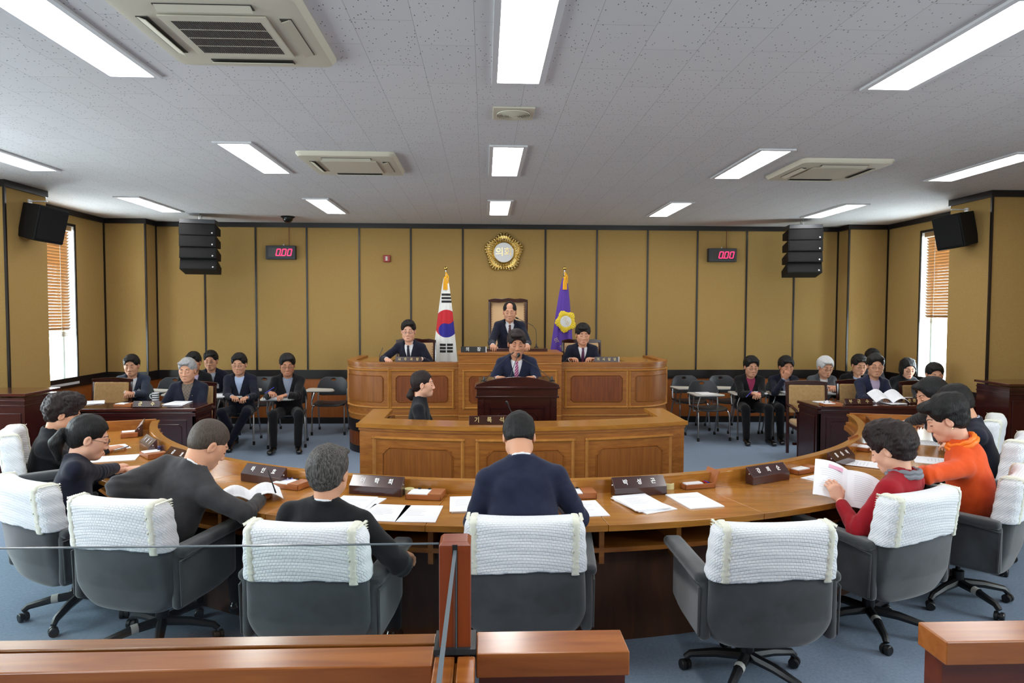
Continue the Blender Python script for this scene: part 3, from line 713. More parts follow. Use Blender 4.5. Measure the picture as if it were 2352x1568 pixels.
b1 = empty('gallery_barrier', (0, 0, 0), 0, 'cherry-wood gallery barrier with a glass groove along the bottom left foreground', 'barrier')
barrier(b1, XL+.02, -.117, 1.505, 1.66, groove='x')
b2 = empty('gallery_barrier', (0, 0, 0), 0, 'short cherry-wood barrier right of the post at the bottom centre', 'barrier')
barrier(b2, -.018, .346, 1.553, 1.665)
b3 = empty('gallery_barrier', (0, 0, 0), 0, 'cherry-wood barrier end at the bottom right corner', 'barrier')
barrier(b3, 1.129, XR-.02, 1.57, 1.68)
b4 = empty('gallery_barrier', (0, 0, 0), 0, 'cherry-wood barrier arm running from the post towards the camera at the bottom centre', 'barrier')
barrier(b4, -.115, -.02, -1.5, 1.545, groove='y')
ps = empty('barrier_post', (-.068, 1.60, 0), 0, 'reddish square wooden post holding the glass panes, bottom centre', 'post')
m = MB(); z1 = 1.262; w = .037
m.box(-w, w, -w, w, gz, z1-.008); m.add([(-w, -w, z1-.008), (w, -w, z1-.008), (w, w, z1-.008), (-w, w, z1-.008), (-w+.008, -w+.008, z1), (w-.008, -w+.008, z1), (w-.008, w-.008, z1), (-w+.008, w-.008, z1)], [(0, 1, 5, 4), (1, 2, 6, 5), (2, 3, 7, 6), (3, 0, 4, 7), (4, 5, 6, 7)])
m.build('shaft', 'post_wood', ps, bevel=.002)
MB().box(-w+.004, w-.004, -w+.004, w-.004, 0, gz).build('lower_shaft', 'cherry_dark', ps)
MB().box(-w-.012, w+.012, -w-.012, w+.012, gz-.001, gz+.012).build('foot_collar', 'timer_case', ps)
MB().box(-.006, .006, -w-.001, -w+.01, gz+.01, z1-.006).build('glass_slot', 'dark_slot', ps)
g1 = empty('glass_pane', (0, 0, 0), 0, 'clear glass pane standing in the barrier left of the post', 'glass pane', 'gallery glass panes')
MB().box(XL+.03, -.108, 1.5995, 1.6055, gz-.015, 1.245).build('pane', 'clear_glass', g1, smooth=0)
m = MB(); m.box(XL+.03, -.106, 1.5985, 1.6065, 1.245, 1.2475); m.box(-.108, -.1045, 1.5985, 1.6065, gz, 1.2475); m.build('polished_edge', 'glass_edge', g1, smooth=0)
g2 = empty('glass_pane', (0, 0, 0), 0, 'clear glass pane seen edge-on, running from the post towards the camera', 'glass pane', 'gallery glass panes')
MB().box(-.0705, -.0645, .3, 1.558, gz-.015, 1.242).build('pane', 'clear_glass', g2, smooth=0)
m = MB(); m.box(-.0715, -.0635, .3, 1.558, 1.242, 1.2445); m.box(-.0715, -.0635, 1.558, 1.5605, gz, 1.2445); m.box(-.0715, -.0635, .2985, .3, gz, 1.2445); m.build('polished_edge', 'glass_edge', g2, smooth=0)
# high dark partitions at both edges
for s_, x0, x1, lb in ((-1, XL+.02, at(57, 900, Y=6.2).x, 'tall dark mahogany partition cabinet at the left edge'), (1, at(2318, 900, Y=6.9).x, XR-.02, 'tall dark mahogany partition cabinet at the right edge')):
    yq = 6.2 if s_ < 0 else 6.9
    c = empty('partition_cabinet', ((x0+x1)/2, yq, 0), 0, lb, 'cabinet'); hx = (x1-x0)/2
    MB().box(-hx+.02, hx-.02, .02, .5, 0, 1.02).build('carcass', 'mahogany', c)
    m = MB(); m.box(-hx, hx, 0, .52, 1.035, 1.06); m.build('top', 'mahogany_top', c, bevel=.004)
    m = MB(); m.box(-hx+.01, hx-.01, .01, .5, .985, 1.0); m.box(-hx+.01, hx-.01, .01, .5, .94, .955); m.build('moulding', 'mahogany', c, bevel=.003)
    m = MB(); m.box(-hx+.05, hx-.05, .01, .03, .1, .88); m.build('front_panel', 'mahogany', c, bevel=.004)
# ================================================================== officials' dark desks
def dark_desk(x0, x1, y0, y1, label, face=True):
    c = empty('officials_desk', ((x0+x1)/2, y0, 0), 0, label, 'desk', "officials' mahogany desks"); h = (x1-x0)/2; d = y1-y0
    MB().box(-h, h, 0, d, .715, .75).build('top', 'mahogany_top', c, bevel=.008)
    m = MB(); m.box(-h+.02, h-.02, .02, .05, 0, .715); m.box(-h+.02, -h+.05, .02, d-.02, 0, .715); m.box(h-.05, h-.02, .02, d-.02, 0, .715); m.box(-h+.01, h-.01, .01, d-.01, .66, .70); m.build('carcass', 'mahogany', c, bevel=.003)
    Pf = lambda s, z, o: (s, .02-o, z)
    k = max(1, round((x1-x0)/.85)); w = (x1-x0-.16)/k
    for i in range(k):
        f = MB(); a = -h+.08+i*w+.03; b = a+w-.06; f.cbox(Pf, a, b, .10, .62, 0, .006, 1); oct_outline(f, Pf, a+.05, b-.05, .15, .57, .03, .012, .005, .014, 1); f.build('front_panel', 'mahogany', c, smooth=0)
    for s_ in (-1, 1):
        f = MB(); f.box(*sorted((s_*(h-.02), s_*(h-.012))), .10, d-.1, .12, .62); f.build('side_panel', 'mahogany', c, bevel=.003)
    return c
dark_desk(-4.36, -3.13, 7.43, 7.93, 'dark mahogany desk with the two-character gold nameplate, in front of the grey-haired man')
dark_desk(-5.08, -4.37, 7.46, 7.96, 'dark mahogany desk at the left, beside the two-character nameplate desk')
dark_desk(3.79, 5.06, 7.48, 8.0, 'dark mahogany desk on the right, in front of the man turning pages')
dark_desk(5.07, 5.81, 7.44, 7.92, 'dark mahogany desk at the far right, mostly behind the council members')
# ================================================================== nameplates and table clutter
def prismplate(M, w, h, s, mat, letters, label, parent_group, size=.042, sp=1, wedge=.045, lname='letters', pins=False):
    """desk nameplate: sloped face on a block"""
    root = empty('nameplate', (0, 0, 0), 0, label, 'nameplate', parent_group); root.matrix_world = M
    m = MB(); m.prism([(-wedge, 0), (wedge*.5, 0), (wedge*.5, h), (wedge*.30, h), (-wedge, h*.48)], -w/2, w/2, 'x'); m.build('block', mat, root, bevel=.002)
    sl = Vector((0, wedge*1.30, h*.52)).normalized()
    c = Vector((0, -wedge+wedge*1.30*.5, h*.48+h*.52*.5)); nrm = Vector((0, -sl.z, sl.y)); c += nrm*.001
    n = len(letters)
    for i, ch in enumerate(letters):
        x = (-.5+(i+.5)/n)*w*.80*sp
        text(ch, size, s, frame_m(c+Vector((x, 0, 0)), (1, 0, 0), sl), root, .0008, lname, sx=.85, bold=.0006)
    if pins:
        q = MB(); q.ball((w/2, -.01, h*.62), .006, 8); q.ball((-w/2, -.01, h*.62), .006, 8); q.build('pin', 'chrome_tube', root)
    return root
def desk_M(ang, o, z):
    """frame on the council desk: local -Y faces the seats"""
    p = Pd(ang, z, o); return Matrix.Translation(p) @ Matrix.Rotation(R(ang), 4, 'Z')
CN = "council members' nameplates"
for ang, name, lb in ((-27.5, '하인호', 'dark wooden nameplate facing the seat of the man in the grey suit'),
                      (-14.6, '이학희', 'dark wooden nameplate in front of the grey-haired man seen from behind'),
                      (10.3, '박성곤', 'dark wooden nameplate right of the man in navy, above the centre papers'),
                      (25.4, '강희순', 'dark wooden nameplate left of the woman in red, right of the open box'),
                      (39.2, '홍승비', 'dark wooden nameplate in front of the woman in the red jacket'),
                      (55.5, '', 'dark wooden nameplate in front of the woman in orange'),
                      (67.5, '', 'dark wooden nameplate nearest the right end of the curved desk'),
                      (-67.0, '', 'dark wooden nameplate at the far left end of the curved desk'),
                      (-53.0, 'ㅓㅐㅓ', 'dark wooden nameplate before the curly-haired woman at the left'),
                      (-42.5, '김호', 'dark wooden nameplate before the woman with the ponytail')):
    M = desk_M(ang, .10, DZ+.001); prismplate(M, .33, .105, 'white_letters', 'plate_wood', name, lb, CN, .040, pins=True, wedge=.042)
def simpleplate(x, y, z, w, h, letters, label, mat='plate_wood', lm='gold_letters', size=.05, tilt=12, white=False):
    root = empty('nameplate', (x, y, z), 0, label, 'nameplate')
    m = MB(); m.obox((0, 0, h/2+.001), (w, .012, h), (R(-tilt), 0, 0)); m.obox((0, .02, .004), (w, .05, .008)); m.build('plate', mat, root, bevel=.001)
    t = R(tilt); up = Vector((0, math.sin(t), math.cos(t))); c = Vector((0, 0, h/2))+Vector((0, -math.cos(t), math.sin(t)))*.0075
    for i, ch in enumerate(letters):
        text(ch, size, lm, frame_m(c+Vector((((i+.5)/len(letters)-.5)*w*.92, 0, 0)), (1, 0, 0), up), root, .0006, 'letters', sx=.95, bold=.0006)
    if white: m = MB(); m.box(w/2, w/2+.012, -.005, .03, 0, h); m.build('edge', 'silver_plate', root)
    return root
simpleplate(at(938, 815, Y=8.62).x, 8.62, BT+.004, .33, .065, '사무과장', 'brown nameplate with four gold characters before the clerk at the left of the bench', tilt=8, size=.04)
simpleplate(at(1393, 815, Y=8.62).x, 8.62, BT+.004, .31, .065, '의사담당', 'dark brown nameplate with four gold characters, right end of the bench', white=True, tilt=8, size=.04)
simpleplate(at(1087, 799, Y=8.5).x, 8.5, 1.30, .31, .07, '의장', 'black nameplate with two white characters on the raised middle of the bench', 'black_plate', 'white_letters', .055, 8, True)
simpleplate(at(1124, 962, Y=5.72).x, 5.70, RZ, .345, .075, '기록석', "dark brown nameplate with three pale characters on the recorder's desk", tilt=10, size=.05)
simpleplate(at(340, 930, Y=7.55).x, 7.52, .75, .29, .07, '군수', 'dark nameplate with two gold characters beside the striped mug', tilt=25, size=.05)
simpleplate(at(1970, 925, Y=7.6).x, 7.58, .75, .32, .07, '부군수', 'dark nameplate with three gold characters on the right mahogany desk', tilt=25, size=.05)
simpleplate(at(2105, 922, Y=7.66).x, 7.66, .75, .26, .07, '관광산업', 'dark nameplate with small gold characters right of the open pages', tilt=25, size=.045)
simpleplate(at(2262, 920, Y=7.7).x, 7.7, .75, .26, .07, '관광과', 'dark nameplate on the far right mahogany desk behind the man in navy', tilt=25, size=.045)
def sheet(M, w, h, mat='paper', curl=0, n=6, th=.0012, z=0):
    m = MB(); vs = []
    for k in (0, 1):
        for i in range(n+1):
            for j in range(n+1):
                u = i/n-.5; v = j/n-.5; vs.append(M @ Vector((u*w, v*h, z+curl*(u+.5)**3+k*th)))
    N = (n+1)**2; fs = []
    for i in range(n):
        for j in range(n):
            a = i*(n+1)+j; q = (a, a+n+1, a+n+2, a+1); fs.append(q[::-1]); fs.append(tuple(N+x for x in q))
    e = [i*(n+1) for i in range(n+1)]; e2 = [i*(n+1)+n for i in range(n+1)]
    for L_ in (e, e2, list(range(n+1)), list(range(n*(n+1), N))):
        for a, b in zip(L_, L_[1:]): fs.append((a, b, N+b, N+a))
    m.add(vs, fs); return m
def printed(M, w, h, root, z, lines=6, top=.75, mat='paper_ink', wide=.7, seed=0):
    r = random.Random(seed); m = MB()
    for i in range(lines):
        y = h*(top-.5)-i*h*.075; ww = w*wide*(.5+.5*r.random()); q = MB(); q.box(-w*wide/2, -w*wide/2+ww, y-.0012, y+.0012, z, z+.0003)
        m.add([M @ Vector(v) for v in q.v], q.f)
    return m.build('printed_lines', mat, root, smooth=0)
def papers(M, label, n=3, spread=.02, w=.21, h=.297, group=None, seed=1, lines=6, th=.003, name='paper_sheets', cat='papers', extra=None, a0=0):
    """a loose stack lying flat: one thing with each visible sheet as a part"""
    r = random.Random(seed); root = empty(name, M.translation, 0, label, cat, group); Mi = Matrix.Translation(-M.translation) @ M; z = .0008
    for i in range(n):
        Q = Mi @ Matrix.Translation(((r.random()-.5)*spread*2, (r.random()-.5)*spread*2, z)) @ Matrix.Rotation(a0+(r.random()-.5)*spread*10, 4, 'Z')
        sheet(Q, w, h, th=th).build('sheet', 'paper', root, smooth=0); z += th+.0006
    printed(Q, w, h, root, th+.0002, lines, seed=seed)
    return root
def dpaper(px, py, rot, label, z=DZ, **k):
    p = at(px, py, Z=z); M = Matrix.Translation(p) @ Matrix.Rotation(R(rot), 4, 'Z'); return papers(M, label, **k)
dpaper(812, 1160, -12, 'printed sheets just right of the grey-haired man seen from behind', n=2, seed=2)
dpaper(888, 1178, -8, 'single printed sheet between two others on the desk at centre left', n=1, seed=3)
dpaper(970, 1178, -3, 'single white sheet, rightmost of the row left of the man in navy', n=1, seed=4)
dpaper(1080, 1160, 0, 'white sheets partly hidden by the left elbow of the man in navy', n=3, seed=5, spread=.01)
dpaper(1338, 1170, 6, 'printed sheet by the right elbow of the man in navy', n=1, seed=6)
dpaper(1480, 1157, 22, 'stack of white papers below the nameplate right of the man in navy', n=3, spread=.03, seed=7, th=.005)
r_ = dpaper(1602, 1152, 16, 'white bound report with a gold seal beside the open wooden box', n=1, seed=8, th=.006, lines=2, name='bound_report', cat='report')
dpaper(1905, 1103, 40, 'white sheets fanned under the booklet held by the woman in red', n=3, spread=.04, seed=9)
dpaper(1985, 1066, 50, 'open white pages on the desk behind the booklet of the woman in red', n=2, seed=10)
dpaper(245, 1030, -55, 'printed sheet under the right hand of the curly-haired woman', n=1, seed=11)
dpaper(262, 1053, -75, 'printed list beside the pen hand of the curly-haired woman', n=1, seed=12)
dpaper(2155, 1060, 60, 'white sheets before the woman in orange', n=2, seed=13)
dpaper(2150, 1018, 65, 'white paper under the hands of the man in navy at the right', n=1, seed=14)
dpaper(2035, 975, 75, 'white page held flat by the man in the dark grey jacket', n=1, seed=15)
dpaper(410, 927, 5, 'white papers with a black edge right of the two-character nameplate', z=.75, n=3, spread=.03, seed=16)
dpaper(215, 925, 20, 'white papers on the left mahogany desk in front of the empty beige chair', z=.75, n=2, spread=.03, seed=17)
dpaper(1905, 925, 10, 'white sheet beside the wooden box on the right mahogany desk', z=.75, n=1, seed=18)
dpaper(2042, 925, 15, 'spread white sheets under the pages the seated man is turning', z=.75, n=3, spread=.05, seed=19)
dpaper(2092, 917, 10, 'white sheets behind the open pages on the right mahogany desk', z=.75, n=2, spread=.05, seed=20)
dpaper(2225, 918, -10, 'stack of white reports at the far right mahogany desk', z=.75, n=4, spread=.02, seed=21, th=.01)
# wooden stationery boxes
def stat_box(p, rz, label, lid='flat', z0=0):
    r = empty('stationery_box', p, rz, label, 'box', 'wooden stationery boxes'); w, d, h = .21, .13, .03
    m = MB(); m.box(-w/2, w/2, -d/2, d/2, 0, .006); t = .008
    for b in ((-w/2, w/2, -d/2, -d/2+t), (-w/2, w/2, d/2-t, d/2), (-w/2, -w/2+t, -d/2, d/2), (w/2-t, w/2, -d/2, d/2)): m.box(*b, 0, h)
    m.build('tray', 'box_wood', r, bevel=.002)
    MB().box(-w/2+.012, w/2-.08, -d/2+.01, d/2-.012, .006, h+.004).build('memo_pad', 'paper', r)
    if lid == 'open': q = MB(); q.obox((w/2+.012, 0, h+.035), (.008, d, .085), (0, R(20), 0)); q.build('lid', 'box_wood', r, bevel=.001); q = MB(); q.tube([(w/2-.05, -d/2+.02, h), (w/2-.05, d/2-.02, h)], .004, 6); q.build('pen', 'pen_red', r); q = MB(); q.tube([(w/2-.036, -d/2+.02, h), (w/2-.036, d/2-.02, h)], .004, 6); q.build('pen', 'pen_blue', r)
    elif lid == 'back': q = MB(); q.obox((0, d/2+.012, h+.03), (w, .008, .075), (R(-15), 0, 0)); q.build('lid', 'box_wood', r, bevel=.001)
    else: MB().box(w/2-.078, w/2, -d/2, d/2, h, h+.008).build('lid', 'box_wood', r, bevel=.001)
    q = MB()
    for x in (-.05, .01): q.box(x-.008, x+.008, d/2-.02, d/2-.01, h+.004, h+.012)
    q.build('clip', 'pen_black', r)
    return r
def sbox(px, py, rz, label, lid='flat', z=DZ): p = at(px, py, Z=z); return stat_box((p.x, p.y, z+.001), R(rz), label, lid)
sbox(978, 1142, -10, 'wooden memo box right of the cream tape roll, in front of the recorder desk', 'flat')
sbox(1325, 1140, 3, 'wooden memo box beside the right shoulder of the man in navy', 'flat')
sbox(1596, 1117, 14, 'wooden box with its lid standing open and red and blue pens inside', 'open')
sbox(1838, 1083, 28, 'wooden memo box between the blue tape roll and the fanned papers', 'flat')
sbox(1985, 1032, 42, 'wooden memo box with raised lid beside the small blue tape, before the woman in red', 'back')
sbox(668, 1118, -24, 'wooden memo box with a pen near the hand of the man in grey', 'flat')
sbox(352, 1048, -48, 'wooden memo box at the left, behind the grey shoulder', 'flat')
sbox(297, 1001, -62, 'wooden memo box at the far left end of the curved desk', 'flat')
sbox(2105, 970, 62, 'wooden memo box near the right end of the curved desk', 'flat')
sbox(290, 933, -8, 'wooden memo box left of the two-character nameplate', 'flat', .75)
sbox(108, 935, -10, 'wooden memo box on the leftmost mahogany desk', 'flat', .75)
sbox(1908, 932, 2, 'wooden memo box left of the three-character gold nameplate on the right', 'flat', .75)
def tape(px, py, mat, core, label, z=DZ, r=.03):
    p = at(px, py, Z=z); t = empty('tape_roll', (p.x, p.y, z+.001), 0, label, 'tape roll', 'small sticky tape rolls')
    MB().lathe([(r, 0), (r, .035), (r*.62, .035), (r*.62, 0)], n=20).build('roll', mat, t); MB().lathe([(r*.62, .002), (r*.62, .032), (r*.1, .032)], n=16).build('core', core, t)
tape(662, 1112, 'tape_blue', 'tape_yellow', 'blue tape roll with yellow core right of the nameplate on the left')
tape(940, 1135, 'tape_cream', 'tape_cream', 'cream tape roll left of the centre wooden memo box')
tape(1537, 1122, 'tape_cream', 'tape_cream', 'cream tape roll left of the box with the open lid')
tape(1797, 1086, 'tape_blue', 'tape_yellow', 'blue tape roll right of the nameplate at the right', r=.022)
tape(1943, 1046, 'tape_blue', 'tape_blue', 'small blue tape roll left of the raised-lid box before the woman in red', r=.02)
tape(363, 1035, 'tape_blue', 'tape_cream', 'pale tape roll at the left end of the curved desk', r=.022)
p = at(346, 922, Z=.75); mg = empty('mug', (p.x, p.y+.12, .75), 0, 'white mug with black stripes beside the two-character nameplate', 'mug')
MB().lathe([(.037, 0), (.04, .004), (.04, .09), (.036, .09), (.034, .01), (.002, .008)], n=24).build('cup', 'mug_white', mg)
q = MB()
for z in (.02, .045, .07): q.lathe([(.0404, z), (.0408, z+.002), (.0408, z+.009), (.0404, z+.011)], n=24)
q.build('stripes', 'mug_black', mg)
q = MB(); q.tube([(-.038, 0, .075), (-.062, 0, .07), (-.066, 0, .045), (-.058, 0, .025), (-.038, 0, .02)], .005, 8); q.build('handle', 'mug_white', mg)
p = at(2224, 905, Z=.75); 
def cup(px, py, z, label):
    p = at(px, py, Z=z); c = empty('paper_cup', (p.x, p.y, z+.001), 0, label, 'cup'); MB().lathe([(.025, 0), (.036, .08), (.038, .083), (.034, .08), (.024, .004), (.001, .004)], n=20).build('cup', 'mug_white', c)
cup(2185, 892, .75, 'white cup in front of the man by the right window')
# lectern mat on the chairman's desk
setp(MB().box(.0, .82, 8.7, 9.02, 1.301, 1.335).build('desk_tray', 'plate_wood', bevel=.003), 'dark wooden writing tray on the raised middle of the bench', 'tray')
# ================================================================== flags
def flag(px, label, kind):
    x = at(px, 615, Y=9.95).x; y = 9.95; top = at(px, 613, Y=9.95).z; z0 = DAIS
    r = empty('flag', (x, y, z0), 0, label, 'flag', None); H = top-z0
    MB().tube([(0, 0, .04), (0, 0, H-.03)], .012, 10).build('pole', 'chrome_tube', r)
    MB().ball((0, 0, H-.02), .028, 16).build('finial', 'brass', r)
    MB().lathe([(.16, 0), (.15, .03), (.05, .05), (.02, .06)], n=24).build('stand', 'brass', r)
    # cloth: a cone of folds widening downwards; front surface coloured by position
    me = bpy.data.meshes.new('cloth'); nz, nx = 90, 72; ztop = H-.16; zbot = .12; vs = []; fs = []
    lean = -.02 if kind == 'k' else -.06
    for i in range(nz+1):
        t = i/nz; z = ztop+(zbot-ztop)*t; hw_ = .03+.205*t**.8 if kind == 'k' else .03+.2*t**.75; cxx = lean*t
        for j in range(nx):
            a = 2*math.pi*j/nx; fold = 1+.10*math.sin(7*a+1.3)*t; dpt = .035+.085*t
            vs.append((cxx+hw_*math.cos(a)*(1+.05*math.sin(3*a)*t), dpt*math.sin(a)*fold-.01-.018*t*math.sin(11*math.cos(a)+2), z))
    for i in range(nz):
        for j in range(nx): fs.append((i*nx+j, i*nx+(j+1) % nx, (i+1)*nx+(j+1) % nx, (i+1)*nx+j))
    me.from_pydata(vs, [], fs); me.polygons.foreach_set('use_smooth', [True]*len(me.polygons))
    ca = me.color_attributes.new('pattern', 'FLOAT_COLOR', 'POINT'); 
    o = bpy.data.objects.new('cloth', me); COL.objects.link(o); o.parent = r
    return r, o, H, ztop, zbot
def flag_mat(name, kind, H, ztop, base):
    """procedural pattern laid out in the cloth's own x-z"""
    m, nt, b = newmat(name); N = nt.nodes.new; L = nt.links.new; b.inputs['Roughness'].default_value = .75; b.inputs['Sheen Weight'].default_value = .2
    tc = N('ShaderNodeTexCoord'); sp = N('ShaderNodeSeparateXYZ'); L(tc.outputs['Object'], sp.inputs[0]); X, Y_, Z = sp.outputs
    def mth(op, a, c=None, cl=False):
        n = N('ShaderNodeMath'); n.operation = op; n.use_clamp = cl
        for i, v in enumerate((a, c)):
            if v is None: continue
            if isinstance(v, (int, float)): n.inputs[i].default_value = v
            else: L(v, n.inputs[i])
        return n.outputs[0]
    def rect(x0, x1, z0, z1):
        a = mth('GREATER_THAN', X, x0); a = mth('MULTIPLY', a, mth('LESS_THAN', X, x1)); a = mth('MULTIPLY', a, mth('GREATER_THAN', Z, z0)); return mth('MULTIPLY', a, mth('LESS_THAN', Z, z1))
    def disc(cx, cz, r, sx=1):
        dx = mth('MULTIPLY', mth('SUBTRACT', X, cx), 1/sx); dz = mth('SUBTRACT', Z, cz)
        return mth('LESS_THAN', mth('SQRT', mth('ADD', mth('MULTIPLY', dx, dx), mth('MULTIPLY', dz, dz))), r)
    front = mth('LESS_THAN', Y_, .0)
    cur = None
    def over(mask, mat_rgb, prev):
        mx = N('ShaderNodeMix'); mx.data_type = 'RGBA'; L(mth('MULTIPLY', mask, front), mx.inputs[0])
        if isinstance(prev, tuple): mx.inputs[6].default_value = (*lin(prev), 1)
        else: L(prev, mx.inputs[6])
        mx.inputs[7].default_value = (*lin(mat_rgb), 1); return mx.outputs[2]
    cur = base
    return m, b, L, rect, disc, over, mth, X, Z
KY = 9.95
r, cl, H, zt, zb = flag(1024, 'white national flag with red and blue circle and black bars, left of the emblem', 'k')
ox, oz = r.location.x, r.location.z
def fx(px, py): p = at(px, py, Y=9.85); return p.x-ox, p.z-oz
m, b, L, rect, disc, over, mth, X, Z = flag_mat('flag_cloth_white', 'k', H, zt, (232, 232, 228))
cur = (232, 232, 228)
cxk, czk = fx(1025, 743); _, ztk = fx(1025, 711); rr_ = ztk-czk
big = disc(cxk, czk, rr_, .88)
cur = over(big, (196, 22, 38), cur)
# blue: lower-right half plus lower-left lobe, minus the red lobe
nz_ = mth('ADD', mth('MULTIPLY', mth('SUBTRACT', X, cxk), .96), mth('MULTIPLY', mth('SUBTRACT', Z, czk), -.27))
low = mth('MULTIPLY', big, mth('GREATER_THAN', nz_, 0.0))
cur = over(low, (34, 26, 140), cur)
cur = over(mth('MULTIPLY', big, disc(cxk+rr_*.12, czk+rr_*.48, rr_*.5, .9)), (196, 22, 38), cur)
cur = over(mth('MULTIPLY', big, disc(cxk-rr_*.12, czk-rr_*.48, rr_*.5, .9)), (34, 26, 140), cur)
for y0, y1 in ((673.5, 679), (681.5, 687), (689.5, 695)):
    xa, za = fx(1013.5, y0); xb, zb2 = fx(1037.5, y1); cur = over(rect(xa, xb, zb2, za), (20, 20, 22), cur)
for y0, y1 in ((789, 794.5), (796.5, 802), (804, 809.5)):
    for x0_, x1_ in ((1010, 1024), (1026.5, 1040)):
        xa, za = fx(x0_, y0); xb, zb2 = fx(x1_, y1); cur = over(rect(xa, xb, zb2, za), (20, 20, 22), cur)
cur = over(mth('GREATER_THAN', mth('ADD', X, mth('MULTIPLY', Z, .45)), fx(1052, 800)[0]+fx(1052, 800)[1]*.45+.5), (226, 180, 40), cur)
L(cur, b.inputs['Base Color']); cl.data.materials.append(m)
def tassel(r, H, kk):
    q = MB()
    for i in range(22):
        a = 2*math.pi*i/22; x = .026*math.cos(a); y = -.05+.02*math.sin(a); q.tube([(x*.6+kk, y, H-.17), (x+kk, y, H-.22), (x*1.15+kk, y, H-.335)], .0045, 5)
    q.ball((kk, -.05, H-.165), .024, 10); q.tube([(kk, -.05, H-.16), (0, -.02, H-.09), (-.0, .0, H-.06)], .006, 6); q.build('tassel', 'tassel_gold', r)
    q = MB(); q.tube([(kk-.01, -.04, H-.18), (-.03*(1 if kk > 0 else -1)+kk, -.03, H-.12), (0, -.015, H-.08), (.035, -.03, H-.14), (.03, -.035, H-.24)], .011, 7); q.build('cord_knot', 'tassel_gold', r)
    MB().ball((0, -.014, H-.12), .02, 8).build('fitting', 'chrome_tube', r)
tassel(r, H, -.005)
r, cl, H, zt, zb = flag(1297, 'purple council flag with a yellow blossom emblem, right of the high-backed chair', 'p')
ox, oz = r.location.x, r.location.z
m, b, L, rect, disc, over, mth, X, Z = flag_mat('flag_cloth_purple', 'p', H, zt, (80, 46, 150))
b.inputs['Base Color'].default_value = (*lin((84, 48, 152)), 1); cl.data.materials.append(m)
cxk, czk = fx(1299, 738)
q = MB(); vs = []; fs = []
for i in range(160):
    a = 2*math.pi*i/160; Rr = .148+.016*math.cos(5*(a+.5))+.007*abs(math.sin(10*a))
    for rad, yy in ((Rr, -.002), (Rr-.006, -.014), (.1, -.018-.004*math.cos(30*a)), (.082, -.012)): vs.append((cxk+rad*math.cos(a)*.95, -.118+yy, czk+rad*math.sin(a)))
for i in range(160):
    for k in range(3): fs.append((i*4+k, ((i+1) % 160)*4+k, ((i+1) % 160)*4+k+1, i*4+k+1))
fs.append(tuple(i*4 for i in range(160))); q.add(vs, fs); eo = q.build('blossom_emblem', 'embroidered_yellow', r, smooth=60)
MB().lathe([(.083, 0), (.083, .004), (.001, .004)], n=40, M=Matrix.Translation((cxk, -.128, czk)) @ Matrix.Rotation(R(90), 4, 'X')).build('emblem_disc', 'silver_plate', eo)
text('의', .075, 'gold_letters', frame_m((cxk-.018, -.133, czk+.033), (1, 0, -.45), (.45, 0, 1)), eo, .001, 'letters')
text('회', .075, 'gold_letters', frame_m((cxk+.02, -.133, czk-.033), (1, 0, -.45), (.45, 0, 1)), eo, .001, 'letters')
for ch, (px, py) in zip('의회', ((1278, 782), (1291, 798))):
    xx, zz = fx(px, py); text(ch, .09, 'gold_letters', frame_m((xx, -.145, zz), (1, 0, .55), (-.55, 0, 1)), r, .001, 'letters', sx=.8)
tassel(r, H, .0)
# ================================================================== organic surfaces: distance fields -> quads
def fcap(a, b, ra, rb, sq=None):
    """tapered capsule; sq = (axis, factor): squash along a direction"""
    a = np.array(a, np.float32); b = np.array(b, np.float32); ab = b-a; L2 = max(float(ab@ab), 1e-9)
    def f(p):
        t = np.clip((p-a)@ab/L2, 0, 1); q = p-a-t[..., None]*ab
        if sq is not None:
            ax = np.array(sq[0], np.float32); c = q@ax; q = q+(c*(sq[1]-1))[..., None]*ax
        return np.sqrt((q*q).sum(-1))-(ra+(rb-ra)*t)
    lo = np.minimum(a-ra, b-rb); hi = np.maximum(a+ra, b+rb); return f, lo, hi
def fell(c, r, M=None):
    c = np.array(c, np.float32); r = np.array(r, np.float32); A = None if M is None else np.array(M, np.float32)
    def f(p):
        q = p-c
        if A is not None: q = q@A
        k0 = np.sqrt(((q/r)**2).sum(-1))+1e-6; k1 = np.sqrt(((q/(r*r))**2).sum(-1))+1e-6
        return k0*(k0-1)/k1
    m = float(r.max()); return f, c-m, c+m
def smin(a, b, k):
    if k <= 0: return np.minimum(a, b)
    h = np.clip(.5+.5*(b-a)/k, 0, 1); return b*(1-h)+a*h-k*h*(1-h)
def smax(a, b, k): return -smin(-a, -b, k)
def grid(lo, hi, h):
    n = np.ceil((hi-lo)/h).astype(int)+1
    ax = [np.float32(lo[i])+np.float32(h)*np.arange(n[i], dtype=np.float32) for i in range(3)]
    return np.stack(np.meshgrid(*ax, indexing='ij'), -1)
EDG = [(0, 1), (2, 3), (4, 5), (6, 7), (0, 2), (1, 3), (4, 6), (5, 7), (0, 4), (1, 5), (2, 6), (3, 7)]
OFF = np.array([[i >> 2 & 1, i >> 1 & 1, i & 1] for i in range(8)])
